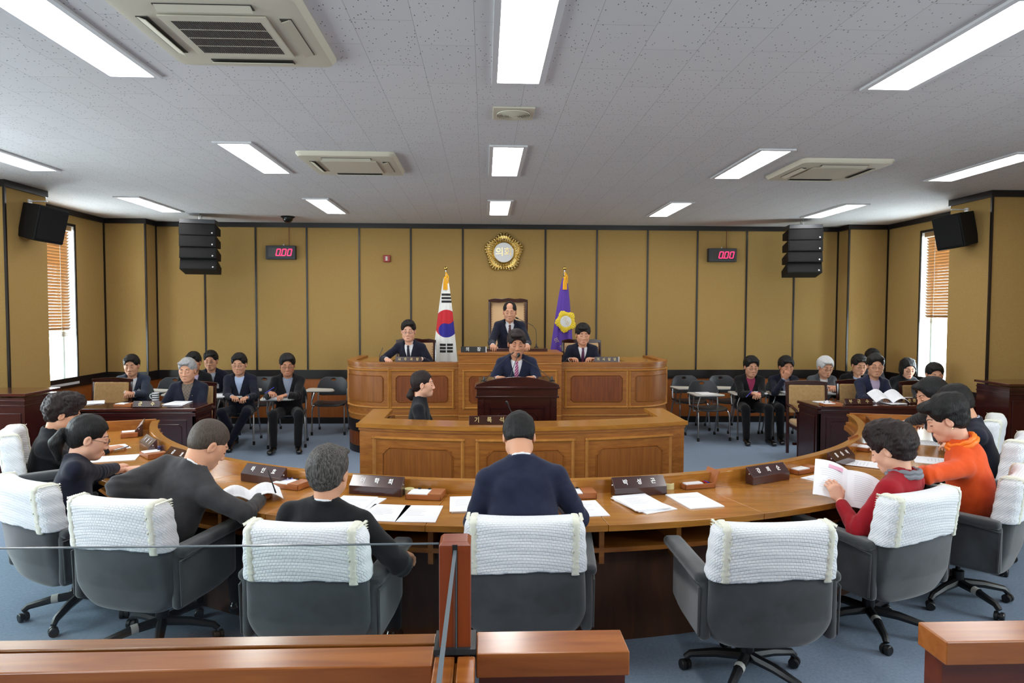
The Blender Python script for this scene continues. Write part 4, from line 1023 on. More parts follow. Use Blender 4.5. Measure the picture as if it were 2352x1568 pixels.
def surfnet(F, lo, h):
    F = F.copy(); F[0] = F[-1] = 1; F[:, 0] = F[:, -1] = 1; F[:, :, 0] = F[:, :, -1] = 1
    S = F < 0; nx, ny, nz = F.shape
    cnt = sum(S[o[0]:nx-1+o[0], o[1]:ny-1+o[1], o[2]:nz-1+o[2]].astype(np.int8) for o in OFF)
    act = (cnt > 0) & (cnt < 8); idx = np.argwhere(act); ids = -np.ones(act.shape, np.int64); ids[act] = np.arange(len(idx))
    C = np.stack([F[idx[:, 0]+o[0], idx[:, 1]+o[1], idx[:, 2]+o[2]] for o in OFF], 1)
    pos = np.zeros((len(idx), 3)); n = np.zeros(len(idx))
    for a, b in EDG:
        m = (C[:, a] < 0) != (C[:, b] < 0); t = C[m, a]/(C[m, a]-C[m, b]); pos[m] += OFF[a]+t[:, None]*(OFF[b]-OFF[a]); n[m] += 1
    V = (idx+pos/n[:, None])*h+np.array(lo)
    Q = []
    for ax in range(3):
        e = [0, 0, 0]; e[ax] = 1; b, c = [(1, 2), (2, 0), (0, 1)][ax]
        A = S[:nx-e[0], :ny-e[1], :nz-e[2]]; B = S[e[0]:, e[1]:, e[2]:]
        for fl, m in ((0, A & ~B), (1, ~A & B)):
            p = np.argwhere(m); p = p[(p[:, b] > 0) & (p[:, c] > 0)]
            eb = np.zeros(3, int); eb[b] = 1; ec = np.zeros(3, int); ec[c] = 1
            q = np.stack([ids[tuple(x.T)] for x in (p-eb-ec, p-ec, p, p-eb)], 1)
            if fl: q = q[:, ::-1]
            Q.append(q)
    return V, np.concatenate(Q)
def blob(prims, h, post=None, pad=.02):
    """prims: list of ((f, lo, hi), k); cut prims have op '-' """
    lo = np.min([p[0][1] for p in prims if p[1] is not None and len(p) == 2], 0)-pad; hi = np.max([p[0][2] for p in prims if len(p) == 2], 0)+pad
    G = grid(lo, hi, h); D = None
    for p in prims:
        # evaluate only near the primitive
        f, a, b = p[0]; k = p[1]; m = max(k*1.5, h*3)+.03
        i0 = np.maximum(((a-m-lo)/h).astype(int), 0); i1 = np.minimum(((b+m-lo)/h).astype(int)+2, G.shape[:3])
        if D is None: D = np.full(G.shape[:3], 1.0, np.float32)
        sl = tuple(slice(i0[j], i1[j]) for j in range(3)); v = f(G[sl])
        if len(p) == 2: D[sl] = smin(D[sl], v, k)
        elif p[2] == '-': D[sl] = smax(D[sl], -v, k)
    if post: D = post(G, D)
    return surfnet(D, lo, h)
def npmesh(name, parts, mats, parent=None, smooth=True):
    """parts: list of (V, faces(list or array), material index)"""
    vs = []; fl = []; mi = []; off = 0
    for V, Fq, m in parts:
        V = np.asarray(V, float); vs.append(V)
        if isinstance(Fq, np.ndarray): fl += (Fq+off).tolist()
        else: fl += [[off+i for i in f] for f in Fq]
        mi += [m]*len(Fq); off += len(V)
    V = np.concatenate(vs); me = bpy.data.meshes.new(name)
    me.vertices.add(len(V)); me.vertices.foreach_set('co', V.astype(np.float32).ravel())
    tot = [len(f) for f in fl]; me.loops.add(sum(tot)); me.loops.foreach_set('vertex_index', np.array([i for f in fl for i in f], np.int32))
    me.polygons.add(len(fl)); st = np.concatenate([[0], np.cumsum(tot)[:-1]]).astype(np.int32)
    me.polygons.foreach_set('loop_start', st); me.polygons.foreach_set('loop_total', np.array(tot, np.int32))
    for mm in mats: me.materials.append(MATS[mm])
    me.polygons.foreach_set('material_index', np.array(mi, np.int32)); me.polygons.foreach_set('use_smooth', [smooth]*len(fl))
    me.update(calc_edges=True); me.validate()
    o = bpy.data.objects.new(name, me); COL.objects.link(o)
    if parent: o.parent = parent
    return o
def wave(p, s, seed=0):
    """cheap smooth noise in -1..1"""
    r = np.random.RandomState(seed); out = 0
    for i in range(5):
        d = r.normal(size=3); d /= np.linalg.norm(d); out = out+np.sin(p@(d*s*(.7+.8*r.rand())).astype(np.float32)+r.rand()*6.28+1.3*np.sin(p@(r.normal(size=3)*s*.35).astype(np.float32)))
    return out/5
# ================================================================== swivel armchair of the council members
def rbox2(x, z, cx, cz, hx, hz, rt, rb):
    qx = np.abs(x-cx); qz = z-cz; r = np.where(qz > 0, rt, rb); dx = qx-hx+r; dz = np.abs(qz)-hz+r
    return np.sqrt(np.maximum(dx, 0)**2+np.maximum(dz, 0)**2)+np.minimum(np.maximum(dx, dz), 0)-r
BZ0, BZ1 = .27, .86
def back_field(G, grow=0):
    x, y, z = G[..., 0], G[..., 1], G[..., 2]
    yc = -.27-.12*(z-.45)+.55*x*x+.10*np.clip(.42-z, 0, 1)**1.0*2.2           # leaning back, wrapped round the sitter, tucked under
    w = .282-.02*np.clip((z-.6)/.3, -1, 1)
    d2 = rbox2(x*(.28/w), z, 0, (BZ0+BZ1)/2, .28+grow, (BZ1-BZ0)/2+grow, .06, .15)
    d3 = np.abs(y-yc)-.052-grow
    return smax(d2, d3, .045)
def fbox(G, c, h, r):
    q = np.abs(G-np.array(c, np.float32))-np.array(h, np.float32)+r
    return np.sqrt((np.maximum(q, 0)**2).sum(-1))+np.minimum(q.max(-1), 0)-r
def make_council_chair():
    root = empty('swivel_armchair', (0, 0, 0), 0, 'x', 'chair')
    lo = np.array([-.36, -.46, .2]); hi = np.array([.36, .05, .93]); h = .009
    G = grid(lo, hi, h); V, F = surfnet(back_field(G), lo, h); npmesh('backrest', [(V, F, 0)], ['grey_velvet'], root)
    lo = np.array([-.3, -.28, .22]); hi = np.array([.3, .32, .5]); G = grid(lo, hi, h)
    D = smin(fbox(G, (0, .02, .385), (.245, .245, .06), .045), fbox(G, (0, .0, .315), (.22, .22, .04), .03), .02); V, F = surfnet(D, lo, h); npmesh('seat', [(V, F, 0)], ['grey_velvet'], root)
    for s in (-1, 1):
        lo = np.array([-.40, -.32, .24]) if s < 0 else np.array([.18, -.32, .24]); hi = np.array([-.18, .28, .68]) if s < 0 else np.array([.40, .28, .68]); G = grid(lo, hi, h)
        Gr = G.copy(); Gr[..., 2] -= .0; cut = (G[..., 1]-(-.22))*.0
        D = fbox(G, (s*.292, -.02, .45), (.028, .235, .145), .026); n = G[..., 2]-.30-.22*np.clip(G[..., 1]-.02, 0, 1); D = smax(D, -n, .02)
        V, F = surfnet(D, lo, h); a = npmesh('armrest', [(V, F, 0)], ['grey_velvet'], root)
        D = fbox(G-np.stack([s*.05*(G[..., 1]+.1), 0*G[..., 1], .04*G[..., 1]], -1), (s*.297, .0, .605), (.050, .25, .026), .024); V, F = surfnet(D, lo, h); npmesh('arm_pad', [(V, F, 0)], ['grey_velvet'], a)
        q = MB(); q.tube([(s*.323, -.24, .33), (s*.325, -.25, .56), (s*.335, -.1, .583), (s*.345, .23, .595)], .005, 6); q.build('piping', 'grey_velvet', a)
    # quilted cover
    lo = np.array([-.36, -.46, .5]); hi = np.array([.36, .02, .93]); G = grid(lo, hi, h)
    D = back_field(G, .011)+.0015*np.sin(G[..., 2]*90+6*G[..., 0]); zc = .615+.012*np.sin(G[..., 0]*9+1); D = smax(D, zc-G[..., 2], .003); V, F = surfnet(D, lo, h)
    cov = npmesh('quilted_cover', [(V, F, 0)], ['quilted_cotton'], root)
    D = np.maximum(back_field(G, .016)+.002*np.sin(G[..., 2]*260)*np.sin(G[..., 1]*240), .605-G[..., 2]); 
    for s in (-1, 1):
        D2 = np.maximum(D, np.abs(s*G[..., 0]-.232)-.017-.004*np.sin(G[..., 2]*200+G[..., 1]*160)); V, F = surfnet(D2, lo, h); npmesh('cover_trim', [(V, F, 0)], ['cover_trim'], cov)
    # frilled edge round both sides of the cover
    r = random.Random(4)
    for s in (-1, 1):
        q = MB(); pts = []
        for z in np.arange(.52, .865, .0125): pts.append((s*.264, -.27-.12*(z-.45)+.55*.264**2+.046, z, 0, .3))
        for t in np.arange(0, 1, .12): pts.append((s*.262, -.27-.12*.41+.55*.262**2+.05-.10*t, .862, 0, 1))
        for k in pts:
            x, y, z, a, u = k; w = .008; e = .004+.004*r.random()
            q.add([(x-.006*s, y-w, z-w*.6), (x-.006*s, y+w, z+w*.6), (x+s*.007, y+.004+(1-u)*e, z+u*e*.5+.002), (x-.01*s, y+.002, z+.002)], [(0, 1, 2), (0, 2, 3), (1, 3, 2), (0, 3, 1)])
        q.build('frill', 'cover_trim', cov, smooth=0)
    # star base
    b = empty('x', (0, 0, 0)); bpy.data.objects.remove(b)
    q = MB(); q.lathe([(.03, .10), (.034, .12), (.034, .19), (.014, .195), (.014, .29), (.06, .295), (.06, .31)], (0, .0, 0), 16); q.build('column', 'black_plastic', root)
    q = MB(); q.box(-.1, .1, -.08, .1, .275, .30); q.build('mechanism', 'black_plastic', root, bevel=.005)
    for i in range(5):
        a = R(72*i+18); c, s = math.cos(a), math.sin(a); q = MB()
        q.tube([(c*.03, s*.03, .115), (c*.15, s*.15, .108), (c*.27, s*.27, .085), (c*.295, s*.295, .062)], [.027, .024, .019, .016], 8); lg = q.build('leg', 'black_plastic', root)
        q = MB(); Mx = Matrix.Translation((c*.295, s*.295, .027)) @ Matrix.Rotation(a+.6, 4, 'Z') @ Matrix.Rotation(R(90), 4, 'Y')
        q.lathe([(.022, -.026), (.026, -.022), (.026, -.006), (.018, -.004), (.018, .004), (.026, .006), (.026, .022), (.022, .026)], n=14, M=Mx); q.build('caster', 'black_plastic', lg)
        if i in (3,): q = MB(); q.tube([(c*.12, s*.12, .110), (c*.155, s*.155, .1085)], [.0262, .0252], 10, cap=False); q.build('sticker', 'off_white', lg)
    return root
cc = make_council_chair()
SEATS = []
def council_chair(px, py, turn, label, first=[1], ang=None, rad=None, zs=1):
    w = at(px, py, Z=BZ1*zs); dx, dy = w.x-CXD, CYD-w.y; a = math.atan2(dx, dy) if ang is None else R(ang); rr = math.hypot(dx, dy) if rad is None else rad
    rz = a+R(turn)           # faces the centre of the horseshoe plus its own turn
    # back centre sits .32 behind the chair's axis
    bx, by = CXD+rr*math.sin(a), CYD-rr*math.cos(a)
    x, y = bx-math.sin(rz)*.31, by+math.cos(rz)*.31
    o = cc if first else copy_tree(cc)
    first.clear(); o.location = (x, y, 0); o.rotation_euler = (0, 0, rz); o['label'] = label; o['group'] = 'swivel armchairs round the curved desk'; o.scale = (1, 1, zs)
    SEATS.append((x-math.sin(rz)*-.0, y, math.degrees(rz))); return o
council_chair(20, 990, -6, 'grey armchair with white cover at the far left edge, behind the curly-haired woman', zs=1.10)
council_chair(45, 1105, 4, 'grey armchair with white cover behind the woman with the ponytail')
council_chair(262, 1150, 12, 'grey armchair with white cover behind the man in the grey suit')
council_chair(695, 1207, 6, 'grey armchair with white cover holding the grey-haired man seen from behind')
council_chair(1205, 1192, -2, 'grey armchair with white cover behind the man in navy, right of the wooden post')
council_chair(1784, 1207, -13, 'empty grey swivel armchair with white quilted cover at the lower right')
council_chair(2125, 1132, -4, 'grey armchair with white cover behind the woman in the red jacket')
council_chair(2350, 1085, 6, 'grey armchair with white cover behind the woman in orange, at the right edge')
council_chair(2290, 960, -12, 'grey armchair with white cover farthest away on the right, behind the man in navy', zs=1.10)
council_chair(2355, 1005, -6, 'grey armchair with white cover cut by the right edge, second farthest', zs=1.10)
# ================================================================== tablet arm chairs
def make_tablet_chair():
    root = empty('tablet_chair', (0, 0, 0), 0, 'x', 'chair'); h = .006
    lo = np.array([-.27, -.30, .5]); hi = np.array([.27, -.08, .86]); G = grid(lo, hi, h); x, y, z = G[..., 0], G[..., 1], G[..., 2]
    w = .235-.05*np.clip((z-.66)/.16, 0, 1)-.02*np.clip((.6-z)/.1, 0, 1)
    d2 = rbox2(x*(.23/w), z, 0, .675, .23, .14, .09, .06); yc = -.215-.12*(z-.68)+.9*x*x-.25*(z-.68)**2
    D = smax(d2, np.abs(y-yc)-.009, .006); D = smax(D, -(np.sqrt((x/2.1)**2+(z-.772)**2)-.017), .004); V, F = surfnet(D, lo, h)
    npmesh('backrest', [(V, F, 0)], ['dark_plastic_back'], root)
    lo = np.array([-.26, -.26, .38]); hi = np.array([.26, .27, .49]); h = .009; G = grid(lo, hi, h); x, y, z = G[..., 0], G[..., 1], G[..., 2]
    zc = .435+.35*x*x-.3*np.clip(y-.1, 0, 1)**1.0*.35; D = smax(rbox2(x, y, 0, 0, .23, .225, .1, .1), np.abs(z-zc)-.012, .01); V, F = surfnet(D, lo, h); npmesh('seat', [(V, F, 0)], ['dark_plastic_back'], root)
    for s in (-1, 1):
        q = MB(); q.tube([(s*.2, -.18, .42), (s*.215, .16, .42), (s*.225, .2, .40), (s*.23, .215, .35), (s*.235, .235, .02)], .0115, 8); lg = q.build('front_leg', 'chrome_tube', root)
        q = MB(); q.lathe([(.017, 0), (.017, .045), (.012, .05)], (s*.235, .235, 0), 10); q.build('rubber_foot', 'dark_rubber', lg)
        q = MB(); q.tube([(s*.215, -.17, .64), (s*.215, -.15, .5), (s*.21, -.12, .42), (s*.22, -.2, .2), (s*.225, -.26, .02)], .0115, 8); lg = q.build('rear_leg', 'chrome_tube', root)
        q = MB(); q.lathe([(.017, 0), (.017, .045), (.012, .05)], (s*.225, -.26, 0), 10); q.build('rubber_foot', 'dark_rubber', lg)
    q = MB(); q.tube([(.215, .1, .42), (.25, .1, .41), (.265, .1, .45), (.25, .1, .645)], .01, 8); q.tube([(.2, .2, .43), (.23, .21, .43), (.235, .2, .5), (.19, .2, .645)], .01, 8); q.tube([(-.2, -.0, .41), (.2, 0, .41)], .009, 6); q.build('tablet_frame', 'chrome_tube', root)
    q = MB(); pl = []
    for (px_, py_, rr, a0) in ((.27, .02, .05, -90), (.27, .30, .05, 0), (-.05, .30, .06, 90), (.02, .14, .08, 180)):
        for i in range(5): a = R(a0+22.5*i); pl.append((px_+rr*math.cos(a), py_+rr*math.sin(a)))
    q.prism(pl, .65, .668, 'z'); q.build('tablet', 'off_white', root, bevel=.003)
    q = MB(); q.prism([(a*.97+.004, b*.97+.005) for a, b in pl], .642, .650, 'z'); q.build('tablet_tray', 'dark_plastic_back', root)
    return root
tc = make_tablet_chair(); TCF = [1]
def tablet_chair(x, y, rz, label):
    o = tc if TCF else copy_tree(tc)
    TCF.clear(); o.location = (x, y, 0); o.rotation_euler = (0, 0, R(rz)); o['label'] = label; o['group'] = 'tablet-arm chairs by the back wall'; return o
def fl(px, py): p = at(px, py, Z=0); return p.x, p.y
for px, Y_, rz, lb in ((1626, 9.55, 185, 'empty black tablet-arm chair standing in front of the two others right of the bench'),
                       (1583, 10.35, 185, 'empty black tablet-arm chair nearest the right end of the bench, against the wall'),
                       (1668, 10.35, 185, 'empty black tablet-arm chair against the wall behind the man in magenta shirt'),
                       (1722, 9.62, 176, 'tablet-arm chair under the man with the magenta shirt'),
                       (1802, 9.62, 176, 'tablet-arm chair under the man resting his chin on his hand'),
                       (1893, 9.66, 178, 'tablet-arm chair under the white-haired man'),
                       (1968, 9.72, 180, 'tablet-arm chair under the man in glasses behind the pages reader'),
                       (2012, 10.33, 180, 'tablet-arm chair under the dark-haired person mostly hidden at the right'),
                       (2083, 9.72, 178, 'tablet-arm chair under the woman with the hair clip'),
                       (760, 10.15, 182, 'empty black tablet-arm chair left of the bench'),
                       (598, 10.2, 182, 'empty black tablet-arm chair between two seated men, against the wall'),
                       (388, 10.1, 182, 'black tablet-arm chair mostly hidden behind the grey-haired man at the desk'),
                       (662, 9.2, 190, 'tablet-arm chair under the man writing with a blue pen'),
                       (550, 9.42, 186, 'tablet-arm chair under the man with clasped hands and silver watch'),
                       (306, 9.5, 196, 'tablet-arm chair under the badge wearer in the blue-grey jacket at the left'),
                       (440, 9.72, 190, 'tablet-arm chair under the man hidden behind the grey-haired man'),
                       (486, 10.25, 190, 'tablet-arm chair under the badge wearer in dark navy by the wall')):
    p = at(px, 900, Y=Y_); tablet_chair(p.x, Y_, rz, lb)
# ================================================================== wooden chairs with upholstery
def make_wood_chair(name, W, top, seat, mat, carved=False, studs=False):
    root = empty(name, (0, 0, 0), 0, 'x', 'chair'); h = W/2
    q = MB(); crest = [(-h, top-.05), (-h, top-.012)]
    for i in range(13): t = -1+2*i/12; crest.append((h*.96*t, top-.012+.02*math.cos(t*math.pi/2)*(1.0 if not carved else .6)+(.006*math.cos(9*t) if carved else 0)))
    crest += [(h, top-.012), (h, top-.05), (h*.5, top-.062), (0, top-.05), (-h*.5, top-.062)]
    q.prism(crest, -.285, -.245, 'y'); q.build('crest_rail', 'mahogany', root, bevel=.003)
    for s in (-1, 1):
        q = MB(); q.tube([(s*(h-.02), -.2, 0), (s*(h-.02), -.21, seat), (s*(h-.018), -.265, top-.04)], [.02, .022, .02], 6); q.build('rear_post', 'mahogany', root)
        q = MB(); q.tube([(s*(h-.03), .2, 0), (s*(h-.03), .2, seat-.03), (s*(h-.02), .19, seat+.17)], [.018, .022, .018], 6); q.build('front_leg', 'mahogany', root)
        q = MB(); q.tube([(s*(h-.015), -.22, seat+.2), (s*(h-.005), 0, seat+.21), (s*(h-.0), .2, seat+.18), (s*(h), .22, seat+.16)], .02, 8); q.build('armrest', 'mahogany', root)
    q = MB(); q.box(-h+.02, h-.02, -.22, .2, seat-.07, seat-.03); q.box(-h+.02, h-.02, -.02, .01, .14, .17); q.build('seat_rail', 'mahogany', root, bevel=.003)
    lo = np.array([-h, -.32, seat+.05]); hi = np.array([h, -.18, top]); hh = .009; G = grid(lo-.02, hi+.02, hh); zc = (seat+.1+top-.05)/2; zh = (top-.05-seat-.1)/2
    yy = G[..., 1]+.245+.12*(G[..., 2]-seat-.3); D = smax(rbox2(G[..., 0], G[..., 2], 0, zc, h-.035, zh, .02, .02), np.abs(yy)-.03, .02); V, F = surfnet(D, lo-.02, hh); bk = npmesh('back_cushion', [(V, F, 0)], [mat], root)
    if studs:
        q = MB()
        for s in (-1, 1):
            z = seat+.14
            while z < top-.08: q.ball((s*(h-.05), -.245-.12*(z-seat-.3)+.028, z), .006, 6); z += .035
        q.build('studs', 'plate_wood', bk)
    G = grid(np.array([-h, -.25, seat-.06]), np.array([h, .26, seat+.06]), hh); D = fbox(G, (0, 0, seat-.005), (h-.03, .21, .035), .03); V, F = surfnet(D, np.array([-h, -.25, seat-.06]), hh); npmesh('seat_cushion', [(V, F, 0)], [mat], root)
    return root
plain('tan_leather', (198, 160, 116), .55)
wc = make_wood_chair('upholstered_armchair', .52, .93, .42, 'beige_velvet'); WCF = [1]
for px, Y_, rz, lb in ((231, 8.75, 178, 'empty beige upholstered wooden chair behind the leftmost mahogany desk'),
                       (430, 8.25, 184, 'wooden armchair under the grey-haired man at the two-character nameplate desk'),
                       (1868, 8.28, 172, 'empty beige upholstered wooden chair at the near end of the right mahogany desk'),
                       (1990, 8.42, 180, 'beige upholstered wooden chair holding the man turning pages'),
                       (2140, 8.26, 180, 'beige upholstered wooden chair holding the man by the right window')):
    o = wc if WCF else copy_tree(wc)
    WCF.clear(); p = at(px, 900, Y=Y_); o.location = (p.x, Y_, 0); o.rotation_euler = (0, 0, R(rz)); o['label'] = lb; o['group'] = "officials' upholstered armchairs"
hc = make_wood_chair('high_back_chair', .58, 1.45, .44, 'tan_leather', True, True); hc.location = (at(1167, 700, Y=9.95).x, 9.72, DAIS+.12); hc.rotation_euler = (0, 0, R(180)); setp(hc, 'tall carved chair with tan leather back behind the man presiding at the bench', 'chair')
kc = make_wood_chair('clerk_chair', .56, .99, .42, 'tan_leather', True, True); kc.location = (at(955, 800, Y=9.5).x, 9.28, DAIS); kc.rotation_euler = (0, 0, R(180)); setp(kc, 'carved chair with studded tan leather under the clerk at the left of the bench', 'chair')
k2 = dup(kc, (at(1338, 800, Y=9.4).x, 9.26, DAIS), R(180), 'carved chair with dark frame under the clerk at the right of the bench'); kc['group'] = k2['group'] = 'clerk chairs on the dais'
rc = make_wood_chair('recorder_chair', .46, .80, .42, 'beige_velvet'); rc.location = (-.63, 6.42, 0); rc.rotation_euler = (0, 0, R(-90)); setp(rc, 'small wooden chair hidden behind the recorder desk under the woman in black', 'chair')
# ================================================================== people
for nm, rgb in (('skin_light', (222, 170, 144)), ('skin_mid', (206, 152, 122)), ('skin_tan', (186, 130, 100))): plain(nm, rgb, .55, spec=.35)
plain('lips', (168, 92, 84), .5); plain('lips_red', (190, 60, 66), .45); plain('brow', (34, 26, 24), .8); plain('eye_dark', (16, 12, 12), .3)
plain('stubble', (92, 72, 62), .8)
def hairmat(name, c1, c2, lo=.35, hi=.65):
    m = mottled(name, c1, c2, (190, 190, 34), .5, .3, detail=3, bump=1.0, bdist=.006, lo=lo, hi=hi, fine=None)
hairmat('hair_black', (7, 7, 8), (18, 17, 18)); hairmat('hair_brown', (20, 12, 12), (40, 24, 24)); hairmat('hair_grey', (38, 36, 36), (112, 108, 104), .4, .75)
hairmat('hair_silver', (122, 122, 124), (186, 186, 188)); hairmat('hair_white', (176, 176, 178), (220, 220, 222)); hairmat('hair_buzz', (58, 50, 46), (84, 72, 62))
def cloth(name, rgb, d=10, bump=.35):
    c2 = tuple(min(255, c+d) for c in rgb); mottled(name, rgb, c2, (14, 14, 14), .88, .15, bump=bump, fine=420, bdist=.0015, sheen=.12, detail=8)
cloth('suit_navy', (22, 25, 40)); cloth('suit_navy_blue', (27, 31, 52)); cloth('suit_black', (18, 18, 21), 7); cloth('suit_charcoal', (52, 51, 53), 12); cloth('suit_greyblue', (42, 50, 66)); cloth('suit_grey', (66, 70, 76), 16); cloth('suit_darkgrey', (38, 38, 42), 8)
cloth('coat_red', (138, 14, 26), 12); cloth('coat_orange', (206, 72, 22), 12); cloth('coat_black', (20, 22, 27), 8); cloth('trouser_black', (17, 17, 20), 6); cloth('trouser_navy', (20, 22, 36), 6)
plain('shirt_blue', (168, 184, 216), .75); plain('shirt_lilac', (176, 160, 188), .75); plain('shirt_magenta', (142, 34, 76), .75); plain('shirt_white2', (224, 225, 230), .75)
def checked(name, a, b_, sc):
    m, nt, b = newmat(name); N = nt.nodes.new; tc = N('ShaderNodeTexCoord'); ck = N('ShaderNodeTexChecker'); ck.inputs['Scale'].default_value = sc
    ck.inputs['Color1'].default_value = (*lin(a), 1); ck.inputs['Color2'].default_value = (*lin(b_), 1); nt.links.new(tc.outputs['Object'], ck.inputs['Vector']); nt.links.new(ck.outputs['Color'], b.inputs['Base Color']); b.inputs['Roughness'].default_value = .8
checked('shirt_check_blue', (40, 52, 88), (178, 186, 204), 130); checked('shirt_plaid', (92, 80, 72), (112, 100, 88), 50); checked('shirt_check_white', (196, 202, 214), (120, 130, 156), 150)
def striped(name, cols, sc, ang):
    m, nt, b = newmat(name); N = nt.nodes.new; tc = N('ShaderNodeTexCoord'); w = N('ShaderNodeTexWave'); mp = N('ShaderNodeMapping'); cr = N('ShaderNodeValToRGB')
    mp.inputs['Rotation'].default_value = (0, R(ang), 0); w.inputs['Scale'].default_value = sc; cr.color_ramp.interpolation = 'CONSTANT'
    cr.color_ramp.elements[0].color = (*lin(cols[0]), 1); cr.color_ramp.elements[1].color = (*lin(cols[1]), 1); cr.color_ramp.elements[1].position = .5
    L = nt.links.new; L(tc.outputs['Object'], mp.inputs[0]); L(mp.outputs[0], w.inputs[0]); L(w.outputs['Fac'], cr.inputs[0]); L(cr.outputs[0], b.inputs['Base Color']); b.inputs['Roughness'].default_value = .5
striped('tie_pink', (196, 140, 176), 0 and 1 or 18, 40) if False else striped('tie_pink', ((206, 150, 184), (140, 40, 84)), 16, 40)
striped('tie_red_navy', ((110, 30, 60), (30, 34, 80)), 20, -40); plain('tie_navy', (22, 26, 48), .5); checked('tie_dots', (30, 24, 32), (120, 70, 72), 60)
plain('scarf_orange', (244, 120, 10), .5, bump=.5, bscale=90); plain('scarf_grey', (120, 122, 130), .85, bump=1, bscale=120); plain('sock_grey', (92, 94, 98), .8); plain('shoe_black', (14, 14, 15), .18, coat=.5)
plain('glass_rim', (60, 52, 48), .3, .5); plain('badge_white', (208, 212, 214), .4); plain('watch_metal', (196, 198, 202), .2, 1); plain('hair_clip', (186, 200, 222), .2, .4)
plain('pearl', (230, 228, 220), .2)
def V3(*a): return np.array(a, np.float64)
def unit(v): return v/max(np.linalg.norm(v), 1e-9)
def rotx(v, a): c, s = math.cos(a), math.sin(a); return V3(v[0], c*v[1]-s*v[2], s*v[1]+c*v[2])
def loft(points, mats=None): pass
def hair_prims(style, t):
    P_ = [(fell((0, -.020, .042), (.077+t, .096+t, .084+t)), 0), (fell((0, -.048, .0), (.070+t*.7, .058+t*.7, .074+t)), .03)]
    add = P_.append; cut = []
    fh = {'receding': .035, 'curly': -.012, 'bob': -.01, 'mop': -.016, 'fringe': -.018}.get(style, 0)
    if style in ('curly', 'mop'):
        add((fell((0, .01, .105), (.088, .085, .06)), .02)); add((fell((0, -.07, .04), (.092, .075, .09)), .02))
    if style == 'puff': add((fell((-.0, .065, .095), (.07, .045, .035)), .02)); add((fell((0, -.045, .06), (.094, .10, .085)), .02))
    if style in ('short', 'fringe'): add((fell((.012, .066, .094), (.058, .034, .022)), .015))
    if style == 'part': add((fell((-.018, .060, .098), (.052, .04, .024)), .015)); add((fell((.05, .02, .08), (.03, .05, .03)), .015))
    if style == 'bob': add((fell((0, -.04, -.03), (.088, .07, .085)), .02)); add((fell((.075, .02, -.03), (.022, .045, .07)), .015)); add((fell((-.075, .02, -.03), (.022, .045, .07)), .015))
    if style == 'pony':
        add((fcap((0, -.095, .01), (0, -.135, -.0), .022, .020), .012)); add((fcap((0, -.138, -.01), (0, -.145, -.07), .026, .036), .012)); add((fcap((0, -.145, -.07), (0, -.105, -.15), .036, .016), .015))
    if style == 'ponylow':
        add((fcap((0, -.085, -.045), (0, -.108, -.06), .018, .016), .01)); add((fcap((0, -.112, -.072), (0, -.118, -.115), .026, .034), .012)); add((fcap((0, -.118, -.115), (0, -.108, -.14), .034, .022), .01))
    add((fell((0, .115, -.020+fh), (.088, .086, .108)), .006, '-'))
    if style == 'balding': add((fell((0, .085, .105), (.055, .078, .062)), .01, '-'))
    if style == 'receding': add((fell((.03, .09, .09), (.035, .05, .05)), .01, '-')); add((fell((-.03, .09, .09), (.035, .05, .05)), .01, '-'))
    if style not in ('bob',):
        add((fell((.092, .012, -.016), (.03, .030, .036)), .006, '-')); add((fell((-.092, .012, -.016), (.03, .030, .036)), .006, '-'))
    return P_
